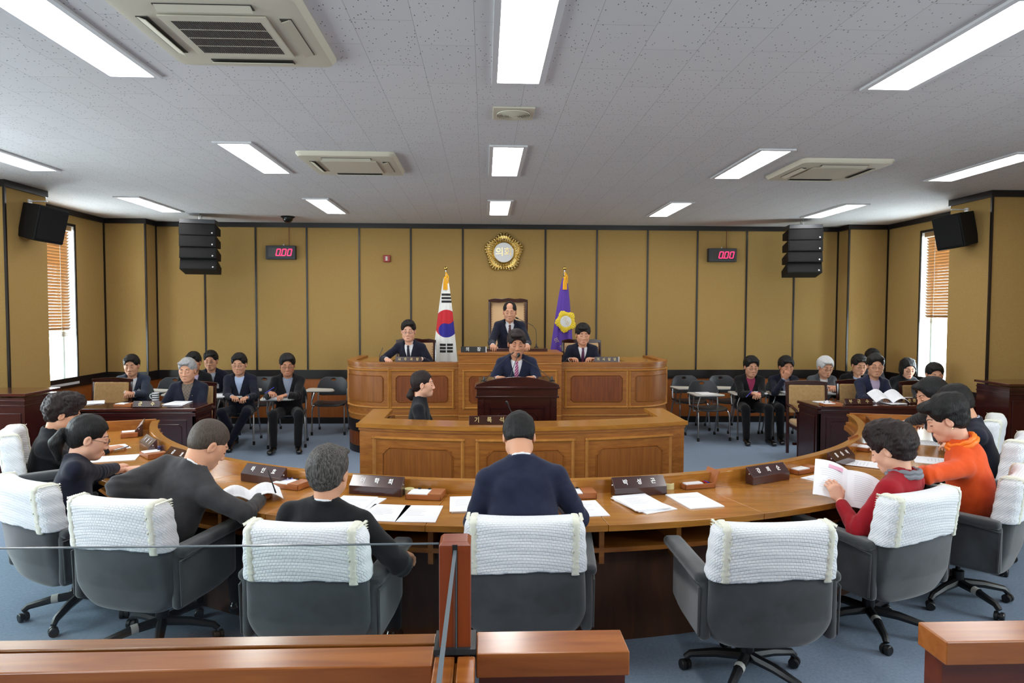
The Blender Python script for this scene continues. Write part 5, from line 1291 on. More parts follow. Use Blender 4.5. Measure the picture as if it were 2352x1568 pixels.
def head_mesh(hs, skin, hair, style, t, female, glasses, neck_to, mouth, detail, sc, masked=False):
    """everything in the head's own frame: +y face, +z crown"""
    pr = [(fell((0, -.020, .038), (.075, .094, .082)), 0), (fell((0, .028, -.03), (.062 if not female else .058, .064, .084)), .03),
          (fell((0, .058, -.092), (.032 if female else .040, .034, .026)), .03), (fcap((-.038, .015, -.060), (.038, .015, -.060), .030 if female else .033, .030 if female else .033), .035), (fcap((-.046, .040, -.004), (.046, .040, -.004), .022, .022), .03),
          (fell((.034, .056, -.03), (.025, .025, .028)), .02), (fell((-.034, .056, -.03), (.025, .025, .028)), .02),
          (fcap((-.034, .078, .026), (.034, .078, .026), .010, .010), .018),
          (fell((.031, .100, .004), (.017, .018, .011)), .012, '-'), (fell((-.031, .100, .004), (.017, .018, .011)), .012, '-'),
          (fcap((0, .088, .010), (0, .103, -.028), .007, .0105), .012), (fell((0, .103, -.031), (.011, .0115, .010)), .006), (fell((.013, .097, -.037), (.009, .010, .008)), .006), (fell((-.013, .097, -.037), (.009, .010, .008)), .006),
          (fell((.031, .077, .002), (.0145, .0125, .010)), .003), (fell((-.031, .077, .002), (.0145, .0125, .010)), .003),
          (fcap((-.015, .088, -.064), (.015, .088, -.064), .0075, .0075), .008), (fcap((-.012, .086, -.074), (.012, .086, -.074), .008, .008), .008),
          (fell((.080, -.004, -.008), (.010, .019, .031)), .006), (fell((-.080, -.004, -.008), (.010, .019, .031)), .006),
          (fell((.089, .002, -.006), (.007, .010, .017)), .003, '-'), (fell((-.089, .002, -.006), (.007, .010, .017)), .003, '-'),
          (fcap((0, -.03, -.035), neck_to, .054 if not female else .046, .060 if not female else .050), .03)]
    V, F = blob(pr, .0042 if detail else .0052); parts = [(V, F, 0)]
    m = MB()
    for s in (-1, 1):
        m.cur = 1; m.tube([(s*.048, .066, .028), (s*.038, .080, .0335), (s*.025, .086, .0325), (s*.015, .089, .029)], [.0018, .0036, .0044, .0028], 6)          # brow
        m.cur = 2; m.tube([(s*.0445, .080, -.0015), (s*.038, .087, -.0045), (s*.031, .0893, -.0055), (s*.024, .0885, -.0045), (s*.018, .086, -.0015)], .0014, 5)  # lash line
    m.cur = 3; m.tube([(-.021, .0885, -.069), (-.010, .0955, -.0672), (0, .097, -.068), (.010, .0955, -.0672), (.021, .0885, -.069)], [.0012, .0036, .0032, .0036, .0012], 6)
    m.tube([(-.017, .0890, -.0705), (0, .0945, -.0735), (.017, .0890, -.0705)], [.001, .0045, .001], 6)
    parts = parts+[(np.array(m.v), [f for f, k in zip(m.f, m.m) if k == i], i) for i in (1, 2, 3)]
    hr = None
    if style:
        hp = hair_prims(style, t); amp = {'curly': .0075, 'mop': .006, 'puff': .006, 'buzz': .0006, 'bob': .004}.get(style, .0036); fq = {'curly': 95, 'mop': 80}.get(style, 130)
        def post(G, D): 
            g = G*np.array([1.0, .45, .45], np.float32) if style not in ('curly', 'mop') else G
            pl = (-.040 if style not in ('curly', 'mop', 'pony', 'ponylow', 'bob', 'puff') else -.058)+.42*G[..., 1]-G[..., 2]
            D = D+amp*wave(g, fq, 3)+amp*.6*wave(g, fq*2.1, 5)
            if style not in ('pony', 'ponylow', 'bob'): D = smax(D, pl*.9, .012)
            else: D = np.where(G[..., 1] > -.02, smax(D, (pl-(.05 if style == 'bob' else 0))*.9, .01), D)
            return D
        hr = blob(hp, .0042 if detail else .0052, post)
    return parts, hr
def hand_mesh(curl=.5, thumb=1, grip=False, spread=.12):
    """wrist at origin, fingers +y, palm towards -z; thumb on side sign(thumb)*x"""
    pr = [(fcap((0, -.06, 0), (0, .0, 0), .027, .024, ((0, 0, 1), 1.25)), 0), (fcap((-.022, .03, 0), (-.020, .075, 0), .021, .017, ((0, 0, 1), 1.4)), .02), (fcap((.022, .03, 0), (.020, .075, 0), .021, .017, ((0, 0, 1), 1.4)), .02), (fcap((0, .02, 0), (0, .08, .002), .024, .018, ((0, 0, 1), 1.4)), .015)]
    for i, (x, ln) in enumerate(((.0315, .062), (.0110, .071), (-.0100, .067), (-.030, .053))):
        x *= thumb; p = V3(x, .080-.004*abs(i-1.2), .001); a = -curl*.5; sp = x*spread*8*.4; segs = (.44, .32, .24)
        for k, sg in enumerate(segs):
            d = V3(math.sin(sp)*math.cos(a), math.cos(sp)*math.cos(a), math.sin(a)); q = p+d*ln*sg*1.18; r0 = (.0088, .0080, .0073)[k]; r1 = (.0080, .0073, .0062)[k]
            pr.append((fcap(p, q, r0, r1), .004 if k else .008)); p = q; a -= curl*(.95 if k == 0 else .75)
    p = V3(thumb*.026, .015, -.004); d0 = unit(V3(thumb*.75, .72, -.25-.2*curl)); q = p+d0*.042; pr.append((fcap(p, q, .0135, .0105), .010)); d1 = unit(V3(thumb*(.35-.5*curl*.6), .85, -.35-.3*curl)); r = q+d1*.030; pr.append((fcap(q, r, .0105, .0088), .004)); s = r+unit(d1+V3(-thumb*.2*curl, .1, -.1))*.022; pr.append((fcap(r, s, .0088, .0070), .003))
    return blob(pr, .0033, pad=.012)
HC = {}
def hand_cached(curl, th):
    k = (round(curl, 1), th)
    if k not in HC: HC[k] = hand_mesh(curl, th)
    return HC[k]
def basis(y, zup):
    y = unit(y); z = zup-y*(zup@y); z = unit(z); x = np.cross(y, z); return np.stack([x, y, z], 1)   # columns
def ik(S, W, l1, l2, pole):
    d = W-S; L = np.linalg.norm(d)
    if L > (l1+l2)*.995: W = S+d/L*(l1+l2)*.995; d = W-S; L = np.linalg.norm(d)
    if L < .12: W = S+unit(d)*.12; d = W-S; L = .12
    a = (l1*l1-l2*l2+L*L)/(2*L); h = math.sqrt(max(l1*l1-a*a, 1e-6)); n = unit(d); p = pole-n*(pole@n); p = unit(p)
    return S+n*a+p*h, W
def person(label, head, face, rz=None, lean=8, curl=6, hp=12, hyaw=0, hroll=0, lh=None, rh=None, lpole=None, rpole=None, hip=.47, skin='skin_light', hair='hair_black', style='short', ht=.014, female=False,
           coat='suit_navy', shirt='shirt_white', tie=None, trousers='trouser_black', glasses=False, badge=False, pin=False, detail=True, legs='sit', lcurl=.7, rcurl=.7, vneck=True, sw=1.0, collar=True, cuff=True, scarf=None,
           group=None, floor=0, fat=1.0, side=0, res=None, extra=None, knee=.16, foot=.42, lips='lips', twist=0, seat=None, lel=None, rel=None, dbg=None, ldir=None, rdir=None, lpalm=None, rpalm=None, earring=False, hscale=1.0, shrug=0, sleeve=True):
    """head: world position of the middle of the head; face: direction the chest faces, degrees (0 = +y, 180 = towards camera)"""
    res = res or (.0085 if detail else .0105)
    rz = R(face); fwd = V3(-math.sin(rz), math.cos(rz), 0); rt = V3(math.cos(rz), math.sin(rz), 0)
    head = V3(*head)
    def spine(k):
        Hp = V3(0, 0, hip); a1, a2 = R(lean), R(lean+curl); C = Hp+V3(side*.4, math.sin(a1), math.cos(a1))*.27*k; N = C+V3(side*.6, math.sin(a2), math.cos(a2))*.25*k
        nk = R(lean*.6+curl+hp*.35); Hj = N+V3(side*.2, math.sin(nk), math.cos(nk))*(.065*k+.02); Hc = Hj+rotx(V3(0, .025, .085), -R(hp))*1.0; return Hp, C, N, Hj, Hc, a2
    k = 1.0
    if seat is not None:                       # the hips are on the seat: find the lean that brings the head where it belongs
        sd = V3(seat[0], seat[1], floor); dl = head-sd; T_ = V3(dl@rt, dl@fwd, dl[2]); cl0 = curl
        for _ in range(40):
            Hc = spine(k)[4]; lean += math.degrees((T_[1]-Hc[1])/.62)*.6; side += (T_[0]-Hc[0])/.30*.6; k *= 1+(T_[2]-Hc[2])/.62*.6; k = min(max(k, .72), 1.25)
    for _ in range(12 if seat is None else 0):
        Hc = spine(k)[4]; k *= 1+(head[2]-floor-Hc[2])/.62*.8
    k = min(max(k, .7), 1.25); Hp, C, N, Hj, Hc, a2 = spine(k)
    root_xy = head-(rt*Hc[0]+fwd*Hc[1]); loc = V3(root_xy[0], root_xy[1], floor)
    def loc_of(w): d = V3(*w)-loc; return V3(d@rt, d@fwd, d[2])
    root = empty('person', tuple(loc), rz, label, 'person', group)
    up = V3(side*.6, math.sin(a2), math.cos(a2)); up = unit(up); yf = unit(V3(0, math.cos(a2), -math.sin(a2))); tw = R(twist); xr = V3(math.cos(tw), math.sin(tw), 0); yf = unit(np.cross(up, xr)); xr = np.cross(yf, up)
    sw_ = .160*sw*(.90 if female else 1); Sh = {}
    for s in (-1, 1): Sh[s] = N-up*(.062*k-shrug*.03)+xr*s*sw_
    W = {}; El = {}
    for s, tgt, pole in ((-1, lh, lpole), (1, rh, rpole)):
        t = loc_of(tgt) if tgt is not None else V3(s*.12, .30, hip+.12)
        pl = V3(*pole) if pole is not None else V3(s*.55, -.3, -1)
        El[s], W[s] = ik(Sh[s], t, .275, .245, pl)
        et = lel if s < 0 else rel
        if et is not None:
            e = loc_of(et)-Sh[s]; L_ = min(max(np.linalg.norm(e), .22), .32); El[s] = Sh[s]+unit(e)*L_; w_ = t-El[s]; L_ = min(max(np.linalg.norm(w_), .19), .28); W[s] = El[s]+unit(w_)*L_
    # ---- coat
    f = fat; cw = .0
    if female: f *= .93
    tz = unit(C-Hp)
    prs = [(fcap(Hp+V3(0, -.005, .02), C, .158*f, .158*f, (yf, 1.42)), 0), (fcap(C, N-up*.13, .166*f, .150*f, (yf, 1.46)), .04),
           (fcap(N-up*.115+xr*.07, N-up*.115-xr*.07, .085*f, .085*f, (yf, 1.05)), .04),
           (fcap(N+up*.012, Sh[-1]+up*.012, .050, .047), .045), (fcap(N+up*.012, Sh[1]+up*.012, .050, .047), .045), (fcap(N-up*.03, N+up*.012, .062, .050), .04), (fell(Hp+V3(0, 0, -.0), (.172*f, .135*f, .10)), .04)]
    for s in (-1, 1):
        cuffp = W[s]-unit(W[s]-El[s])*.035
        prs += [(fcap(Sh[s]-up*.004, El[s], .054*f, .050), .028), (fcap(El[s], cuffp, .050, .037 if not female else .034), .010)]
    A = np.stack([xr, yf, up], 1).astype(np.float32); Cc = C.astype(np.float32); Nn = N.astype(np.float32)
    zN = float((N-C)@up); zb = -.02 if vneck else 9
    ring_r = .066 if not female else .058
    def post(G, D):
        amp = .0042; D = D+amp*wave(G*np.array([1, 1, .55], np.float32), 36, 11)+.0018*wave(G, 80, 12)
        for s in (-1, 1):
            e = El[s].astype(np.float32); ax = unit(W[s]-Sh[s]).astype(np.float32); q = G-e; dd = (q*q).sum(-1); D = D+.0055*np.sin((q@ax)*140+3*(q@A[:, 0]))*np.exp(-dd/.006)
        q = (G-Cc)@A
        if vneck:
            w = np.clip((q[..., 2]-zb)*(.068/(zN-zb)), 0, .075)
            lap = (np.abs(q[..., 0]) > w-.002) & (np.abs(q[..., 0]) < w+.040*np.clip((q[..., 2]-zb)*9, 0, 1)) & (q[..., 1] > .03) & (q[..., 2] > zb) & (q[..., 2] < zN+.02)
            D = np.where(lap, D-.0045, D)
            cut = np.maximum(np.maximum(np.abs(q[..., 0])-w, zb-q[..., 2]), .02-q[..., 1]); D = smax(D, -cut, .003)
        # collar ring, high at the nape
        qn = (G-Nn)@A; rad = np.sqrt(qn[..., 0]**2+(qn[..., 1]*1.0)**2); zc = .006-.28*(qn[..., 1]+.02); dr = np.sqrt((rad-ring_r-.12*np.clip(zc-qn[..., 2], 0, .04))**2+(np.maximum(np.abs(qn[..., 2]-zc)-.021, 0))**2)-.0082
        if vneck: dr = np.maximum(dr, qn[..., 1]-.035)
        if collar:
            D = smin(D, dr, .006)
        nk = np.sqrt(qn[..., 0]**2+qn[..., 1]**2)-(ring_r-.012); D = smax(D, -np.maximum(nk, -.01-qn[..., 2]), .004)
        # sleeve ends
        for s in (-1, 1):
            ax = unit(W[s]-El[s]).astype(np.float32); wv = (W[s]).astype(np.float32); t = (G-wv)@ax+.022; rel_ = G-wv; al = rel_@ax; near = (((rel_*rel_).sum(-1)-al*al) < .0022) & (np.abs(al) < .09); D = np.where(near, smax(D, t, .003), D)
        # hem
        D = smax(D, (hip-.10)-G[..., 2], .02) if legs == 'sit' else smax(D, (hip-.14)-G[..., 2], .01)
        return D
    V, F = blob(prs, res, post); npmesh('coat', [(V, F, 0)], [coat], root)
    # ---- shirt: front panel in the opening, collar, cuffs
    sp = [(fcap(C, N-up*.13, .154*f, .138*f, (yf, 1.46)), 0), (fcap(N-up*.115+xr*.05, N-up*.115-xr*.05, .075*f, .075*f), .04), (fcap(N-up*.08, N+up*.02, .072, .052), .03)]
    def spost(G, D):
        q = (G-Cc)@A; qn = (G-Nn)@A
        if vneck: lim = np.maximum(np.maximum(np.abs(q[..., 0])-.085, (zb-.03)-q[..., 2]), -.0-q[..., 1])
        else: lim = np.maximum(zN*.6-q[..., 2], 0*q[..., 1]-1)
        D = smax(D, lim, .003); rad = np.sqrt(qn[..., 0]**2+qn[..., 1]**2); zc = .022-.30*(qn[..., 1]+.015)
        dr = np.sqrt((rad-(ring_r-.011))**2+(np.maximum(np.abs(qn[..., 2]-zc)-.019, 0))**2)-.0052
        # open the collar at the throat
        gap = np.maximum(np.abs(qn[..., 0])-np.clip((qn[..., 2]-zc+.022)*(.55 if not tie else .30), 0, .05), -qn[..., 1]); dr = smax(dr, -gap, .002)
        D = smin(D, dr, .003); nk = rad-(ring_r-.017); D = smax(D, -np.maximum(nk, -.012-qn[..., 2]), .003); return D
    if shirt:
        V, F = blob(sp, .0065 if detail else .008, spost); parts = [(V, F, 0)]
        if cuff:
            for s in (-1, 1):
                ax = unit(W[s]-El[s]); m = MB(); m.tube([W[s]-ax*.04, W[s]-ax*.012], .030, 14); m.build('shirt_cuff', shirt, root)
        npmesh('shirt', parts, [shirt], root)
    if tie and vneck:
        m = MB(); o = lambda x, z, y: C+xr*x+up*z+yf*y
        dep = lambda z: .112*f/1.0/1.22+.012+(.02 if z < 0 else 0)
        zt = zN-.012; pts = [(.016, zt), (.012, zt-.028), (.017, zt-.05), (.030, zb-.02), (.028, zb-.06)]
        vs = []
        for x, z in pts:
            y = .105*f-.018*max(0, (z-.05)/zN)
            for xx, yy in ((-x, y-.006), (-x*.4, y+.005), (x*.4, y+.005), (x, y-.006)): vs.append(o(xx, z, yy+.006))
        fs = [(i*4+j, i*4+j+1, i*4+j+5, i*4+j+4) for i in range(len(pts)-1) for j in range(3)]; m.add(vs, fs); m.ball(o(0, zt-.01, .085*f), .016, 8, (1, .7, 1.1)); m.build('tie', tie, root)
    if scarf:
        m = MB(); n = 26; r = random.Random(3)
        for kk, (rr, zz) in enumerate(((.080, .012), (.070, .034))):
            pts = [N+xr*(rr*math.cos(2*math.pi*i/n))+yf*(rr*math.sin(2*math.pi*i/n))+up*(zz-.25*rr*math.sin(2*math.pi*i/n)+.004*math.sin(i*2.3)) for i in range(n+1)]
            m.tube(pts, [.012+.004*r.random() for _ in pts], 8)
        m.build('scarf', scarf, root)
    # ---- body: head, neck, hands and the hidden torso under the clothes
    a = R(hp); ya = R(hyaw); ro = R(hroll)
    Mh = (Matrix.Rotation(ya, 3, 'Z') @ Matrix.Rotation(-a, 3, 'X') @ Matrix.Rotation(ro, 3, 'Y')); Mh = np.array(Mh)*hscale
    nl = np.linalg.inv(Mh)@((N-up*.03)-Hc)
    hparts, hr = head_mesh(None, skin, hair, style, ht, female, glasses, tuple(nl), None, detail, 1)
    T = lambda V_: V_@Mh.T+Hc
    parts = [(T(V_), F_, m_) for V_, F_, m_ in hparts]
    for s, cu, dr_, pn in ((-1, lcurl, ldir, lpalm), (1, rcurl, rdir, rpalm)):
        fa = unit(W[s]-El[s]); d = unit(V3(*dr_)) if dr_ is not None else unit(fa*V3(1, 1, .35)+V3(0, 0, -.05)); z = V3(*pn) if pn is not None else V3(0, 0, 1)
        B = basis(d, z); HV, HF = hand_cached(cu, -s); parts.append((HV@B.T*(.92 if female else 1)+W[s], HF, 0))
    ub = [(fcap(Hp, C, .085, .085), 0), (fcap(C, N-up*.09, .09, .085), .03), (fcap(Sh[-1], Sh[1], .035, .035), .02), (fcap(N-up*.06, N, .045, .042), .02)]
    for s in (-1, 1): ub += [(fcap(Sh[s], El[s], .036, .030), .02), (fcap(El[s], W[s], .030, .022), .01)]
    V_, F_ = blob(ub, .013); parts.append((V_, F_, 0))
    npmesh('body', parts, [skin, 'brow', 'eye_dark', lips], root)
    if hr: npmesh('hair', [(T(hr[0]), hr[1], 0)], [hair], root)
    if glasses:
        m = MB(); 
        for s in (-1, 1):
            pts = [(s*.033+.021*math.cos(2*math.pi*i/16), .104-.003*abs(math.cos(2*math.pi*i/16)), .0+.0155*math.sin(2*math.pi*i/16)) for i in range(17)]; m.tube(pts, .0013, 5, cap=False); m.tube([(s*.054, .101, .004), (s*.075, .06, .006), (s*.083, .0, .004)], .0013, 5)
        m.tube([(-.012, .105, .003), (0, .108, .005), (.012, .105, .003)], .0013, 5); m.v = [tuple(T(np.array(v))) for v in m.v]; m.build('glasses', 'glass_rim', root)
    if earring:
        m = MB(); m.ball((.088, -.004, -.045), .0055, 8); m.ball((-.088, -.004, -.045), .0055, 8); m.v = [tuple(T(np.array(v))) for v in m.v]; m.build('earring', 'gold', root)
    if extra == 'cross':
        ax = unit(W[-1]-El[-1]); m = MB(); m.tube([W[-1]-ax*.016, W[-1]-ax*.002], .029, 14, cap=False); m.ball(W[-1]-ax*.009+V3(0, 0, .028), .016, 10, (1, 1, .4)); m.build('wristwatch', 'watch_metal', root)
    if extra == 'clip':
        m = MB(); m.obox((-.05, .02, .125), (.012, .06, .006), (0, R(-30), 0)); m.v = [tuple(T(np.array(v))) for v in m.v]; m.build('hair_clip', 'hair_clip', root)
    if badge:
        c = C+xr*(-.085)+yf*(.112*f)+up*.03; m = MB(); M_ = frame_m(tuple(c), tuple(xr), tuple(up)); q = MB(); q.box(-.022, .022, -.034, .034, 0, .003); m.add([M_ @ Vector(v) for v in q.v], q.f); q = MB(); q.box(-.004, .004, .034, .052, 0, .004); m.add([M_ @ Vector(v) for v in q.v], q.f); o = m.build('name_badge', 'badge_white', root)
        q = MB(); q.box(-.009, .009, -.008, .014, .003, .0036); m = MB(); m.add([M_ @ Vector(v) for v in q.v], q.f); m.build('badge_photo', 'suit_greyblue', o)
    if pin: m = MB(); m.ball(C+xr*(-.072)+yf*(.115*f)+up*.105, .007, 8); m.build('lapel_pin', 'gold', root)
    # ---- legs
    h2 = .011
    for_l = []; sp = knee
    if legs == 'sit':
        K = {s: V3(s*sp, foot, hip+.015) for s in (-1, 1)}; An = {s: V3(s*(sp-.01), foot+.03, .10) for s in (-1, 1)}
        if extra == 'cross': An[1] = V3(.02, foot-.14, .12); An[-1] = V3(.04, foot+.05, .10)
    elif legs == 'stand': K = {s: V3(s*.09, .02, .48) for s in (-1, 1)}; An = {s: V3(s*.10, -.0, .10) for s in (-1, 1)}
    pp = [(fell(Hp+V3(0, 0, -.01), (.155*f, .13, .10)), 0)]
    for s in (-1, 1):
        pp += [(fcap(Hp+V3(s*.085, .01, -.015), K[s], .082, .062), .03), (fcap(K[s], An[s], .061, .046), .015)]
    V_, F_ = blob(pp, .012, lambda G, D: D+.003*wave(G, 30, 4)); npmesh('trousers', [(V_, F_, 0)], [trousers], root)
    for s in (-1, 1):
        a_ = An[s]; t_ = unit(V3(s*.18, 1, 0)); pr = [(fcap(a_+V3(0, -.02, -.055), a_+t_*.13+V3(0, 0, -.068), .036, .033, ((0, 0, 1), 1.0)), 0), (fcap(a_+V3(0, -.01, -.05), a_+V3(0, -.005, -.015), .036, .034), .02), (fell(a_+t_*.15+V3(0, 0, -.07), (.040, .050, .026)), .02)]
        V_, F_ = blob(pr, .008, lambda G, D: smax(D, .003-G[..., 2], .003)); npmesh('shoe', [(V_, F_, 0)], ['shoe_black'], root)
        if legs == 'sit' and detail: m = MB(); m.tube([a_+V3(0, -.003, -.03), a_+V3(0, 0, .06)], .037, 12); m.build('sock', 'sock_grey', root)
    return root, dict(C=C, N=N, up=up, xr=xr, yf=yf, W=W, loc=loc, rt=rt, fwd=fwd)
# ------------------------------------------------------------------ who sits where
def hd(px, py, Y): return tuple(at(px, py, Y=Y))
def on(px, py, Z=DZ, up=.03): p = at(px, py, Z=Z); return (p.x, p.y, Z+up)
def seat_ang(x, y): return math.degrees(math.atan2(x-CXD, CYD-y))
CG = 'council members round the curved desk'
def st_(i, fw=-.04): x, y, a = SEATS[i]; a = R(a); return (x-math.sin(a)*fw, y+math.cos(a)*fw)
# centre, seen from behind
person('person in navy suit seen from behind at the middle of the curved desk, head bowed', hd(1192, 1003, 3.46), 1, lean=14, curl=24, hp=50, lh=on(1140, 1150), rh=on(1262, 1150), lel=tuple(at(1092, 1190, Y=3.30)), rel=tuple(at(1330, 1190, Y=3.30)), hair='hair_black', style='short', ht=.010, coat='suit_navy_blue', skin='skin_mid', group=CG, sw=1.07, fat=1.05, res=.0075, hscale=.96, seat=st_(4))
person('grey-haired person in a dark suit leaning back, seen from behind at centre left', hd(757, 1085, 3.24), -16, lean=-6, curl=8, hp=2, hyaw=0, lh=(-.92, 3.45, .60), rh=tuple(at(915, 1268, Y=3.28)), rpole=(1, -.6, -.5), lpole=(-.3, -.3, -1), hip=.42, hair='hair_grey', style='short', ht=.018, coat='suit_black', skin='skin_mid', group=CG, sw=1.15, fat=1.15, res=.0075, rdir=(.3, 1, -.5), hscale=1.0, seat=st_(3))
person('person in a charcoal grey suit with cropped hair, bent over writing at the left', hd(480, 1020, 3.80), -20, lean=24, curl=12, hp=36, hyaw=-32, rh=on(628, 1122), lh=tuple(at(400, 1150, Y=3.75)), rel=tuple(at(562, 1178, Y=3.60)), lel=tuple(at(268, 1118, Y=3.50)), hair='hair_buzz', style='buzz', ht=.004, coat='suit_charcoal', skin='skin_mid', group=CG, sw=1.12, fat=1.08, res=.0075, rcurl=1.1, hscale=1.05, seat=st_(2))
person('person with a dark ponytail and round glasses in a navy jacket, at the left', hd(205, 1005, 4.15), -62, lean=14, curl=10, hp=20, hyaw=0, rh=on(298, 1080), lh=on(290, 1092, up=.04), rpole=(.3, -.2, -1), lpole=(-.7, -.3, -.6), hair='hair_black', style='pony', ht=.009, female=True, coat='suit_navy', skin='skin_light', glasses=True, group=CG, res=.0075, shirt=None, vneck=False, hscale=1.05, seat=st_(1))
person('person with short curly hair and black jacket at the far left, holding a pen', hd(147, 950, 5.0), -70, lean=20, curl=16, hp=24, hyaw=6, rh=on(252, 1040), lh=on(210, 1045, up=.03), rpole=(.5, -.3, -.8), lpole=(-.6, -.3, -.6), hair='hair_brown', style='curly', ht=.016, female=True, coat='coat_black', skin='skin_mid', group=CG, res=.008, scarf=None, shirt=None, vneck=False, fat=1.12, sw=1.1, hscale=1.06, rcurl=.4, seat=st_(0))
person('person with short curly hair in a red jacket reading a booklet on the right', hd(2046, 1030, 3.62), 36, lean=8, curl=10, hp=26, hyaw=8, lh=tuple(at(1928, 1148, Y=3.72)), rh=tuple(at(2010, 1112, Y=3.95)), lpole=(-.7, -.7, -.6), rpole=(.5, -.2, -.8), hair='hair_brown', style='curly', ht=.020, female=True, coat='coat_red', skin='skin_light', scarf='scarf_grey', collar=False, group=CG, res=.0075, vneck=False, shirt=None, fat=1.12, sw=1.08, hscale=1.05, ldir=(0, .45, .85), lpalm=(-.6, -.7, .3), lcurl=.7, seat=st_(6))
person('person with puffed black hair, orange jacket and orange scarf on the right', hd(2172, 962, 4.0), 48, lean=20, curl=12, hp=26, hyaw=16, lh=on(2100, 1060, up=.05), rh=on(2150, 1040, up=.04), lel=tuple(at(2128, 1092, Y=3.72)), rpole=(.5, -.2, -.8), hair='hair_black', style='puff', ht=.016, female=True, coat='coat_orange', skin='skin_light', scarf='scarf_orange', collar=False, group=CG, res=.0075, vneck=False, shirt=None, fat=1.16, sw=1.12, earring=True, hscale=1.06, seat=st_(7))
person('person with black hair in a navy suit behind the orange jacket, arms on the desk', hd(2193, 928, 4.75), 62, lean=18, curl=14, hp=34, hyaw=2, lh=on(2140, 1022), rh=on(2145, 1000), lpole=(-.5, -.4, -.9), rpole=(.4, -.2, -.8), hair='hair_black', style='short', ht=.014, coat='suit_navy', skin='skin_mid', shirt='shirt_check_white', group=CG, res=.0085, sw=1.02, fat=1.05, hscale=1.05, seat=st_(9))
person('person in dark grey jacket reaching forward at right end of the curved desk', hd(2138, 908, 5.35), 78, lean=24, curl=12, hp=22, hyaw=6, lh=on(2052, 975), rh=on(2065, 985), lpole=(-.5, -.3, -.5), rpole=(.4, -.2, -.6), hair='hair_black', style='short', ht=.018, coat='suit_darkgrey', skin='skin_mid', group=CG, res=.009, hscale=1.08, rcurl=.5, lcurl=.5, seat=st_(8))
# officials on the left
LG = 'officials seated along the left of the back wall'; fd = dict(detail=False, group=LG)
person('person in blue-grey jacket and white shirt with badge, far left of the back row', hd(302, 839, 9.3), 196, lean=8, curl=6, hp=13, hyaw=-4, lh=tuple(at(303, 903, Y=8.98)), rh=tuple(at(292, 901, Y=8.96)), coat='suit_greyblue', badge=True, skin='skin_mid', hscale=1.1, style='short', lcurl=1.1, rcurl=1.1, **fd)
person('grey-haired person in a dark jacket and brown plaid shirt behind the two-character nameplate', hd(430, 850, 8.12), 184, lean=-2, curl=8, hp=11, lh=(-3.45, 7.86, .70), rh=(-3.75, 7.86, .70), hair='hair_silver', style='short', ht=.012, coat='suit_navy', shirt='shirt_plaid', skin='skin_mid', hscale=1.1, pin=True, fat=1.12, detail=False, group=LG)
person('dark-haired person in a black jacket mostly hidden behind the grey-haired man', hd(444, 832, 9.45), 188, lean=8, curl=6, hp=11, hair='hair_black', style='short', coat='suit_black', shirt='shirt_lilac', skin='skin_tan', hscale=1.1, **fd)
person('person in glasses and a dark navy jacket with a badge, seated by the wall', hd(484, 828, 9.95), 190, lean=6, curl=6, hp=10, hair='hair_black', style='part', coat='suit_navy', shirt='shirt_check_white', badge=True, glasses=True, skin='skin_mid', hscale=1.1, **fd)
person('person in glasses and navy suit with clasped hands and crossed legs, left back row', hd(549, 836, 9.22), 186, lean=4, curl=6, hp=11, lh=tuple(at(566, 913, Y=8.90)), rh=tuple(at(534, 911, Y=8.90)), hair='hair_black', style='short', coat='suit_navy', shirt='shirt_blue', glasses=True, skin='skin_mid', hscale=1.12, trousers='trouser_navy', lcurl=1.1, rcurl=1.1, extra='cross', fat=1.06, **fd)
person('person in black suit writing with a blue pen on a tablet chair, left of bench', hd(660, 838, 8.98), 190, lean=10, curl=6, hp=14, hyaw=6, lh=tuple(at(655, 908, Y=8.66)), rh=tuple(at(622, 902, Y=8.66)), hair='hair_black', style='part', ht=.016, coat='suit_black', shirt='shirt_check_blue', glasses=True, skin='skin_tan', hscale=1.12, fat=1.06, lcurl=.8, rcurl=1.0, **fd)
RG = 'officials seated along the right of the back wall'; fd = dict(detail=False, group=RG)
person('person in a magenta shirt and dark jacket writing, first of the right back row', hd(1726, 842, 9.4), 176, lean=8, curl=6, hp=13, lh=tuple(at(1742, 905, Y=9.06)), rh=tuple(at(1730, 903, Y=9.05)), hair='hair_black', style='part', ht=.018, coat='suit_black', shirt='shirt_magenta', glasses=True, skin='skin_mid', hscale=1.12, fat=1.06, lcurl=.9, rcurl=.9, **fd)
person('person in a navy jacket resting the chin on a raised hand, right back row', hd(1806, 842, 9.4), 176, lean=14, curl=8, hp=14, rh=tuple(at(1802, 868, Y=9.24)), lh=tuple(at(1820, 905, Y=9.05)), rpole=(.5, 0, -1), hair='hair_black', style='short', ht=.018, coat='suit_navy', shirt='shirt_check_blue', skin='skin_tan', hscale=1.12, rcurl=1.2, rdir=(-.35, .15, .9), rpalm=(0, 1, 0), **fd)
person('white-haired person in a grey jacket and glasses, right back row', hd(1896, 843, 9.42), 180, lean=12, curl=8, hp=19, rh=tuple(at(1905, 888, Y=9.1)), lh=tuple(at(1915, 890, Y=9.08)), hair='hair_white', style='short', ht=.02, coat='suit_grey', shirt='shirt_white2', glasses=True, skin='skin_mid', hscale=1.12, **fd)
person('person in glasses and a black jacket leaning forward behind the navy-suited reader', hd(1974, 838, 9.45), 182, lean=16, curl=8, hp=18, hyaw=-10, hair='hair_black', style='short', ht=.016, coat='suit_black', shirt='shirt_blue', glasses=True, skin='skin_mid', hscale=1.12, **fd)
person('dark-haired person in the last row, mostly hidden behind the navy-suited reader', hd(2005, 822, 10.1), 182, lean=6, curl=6, hp=14, hair='hair_black', style='short', coat='suit_darkgrey', shirt='shirt_white2', skin='skin_mid', hscale=1.08, **fd)
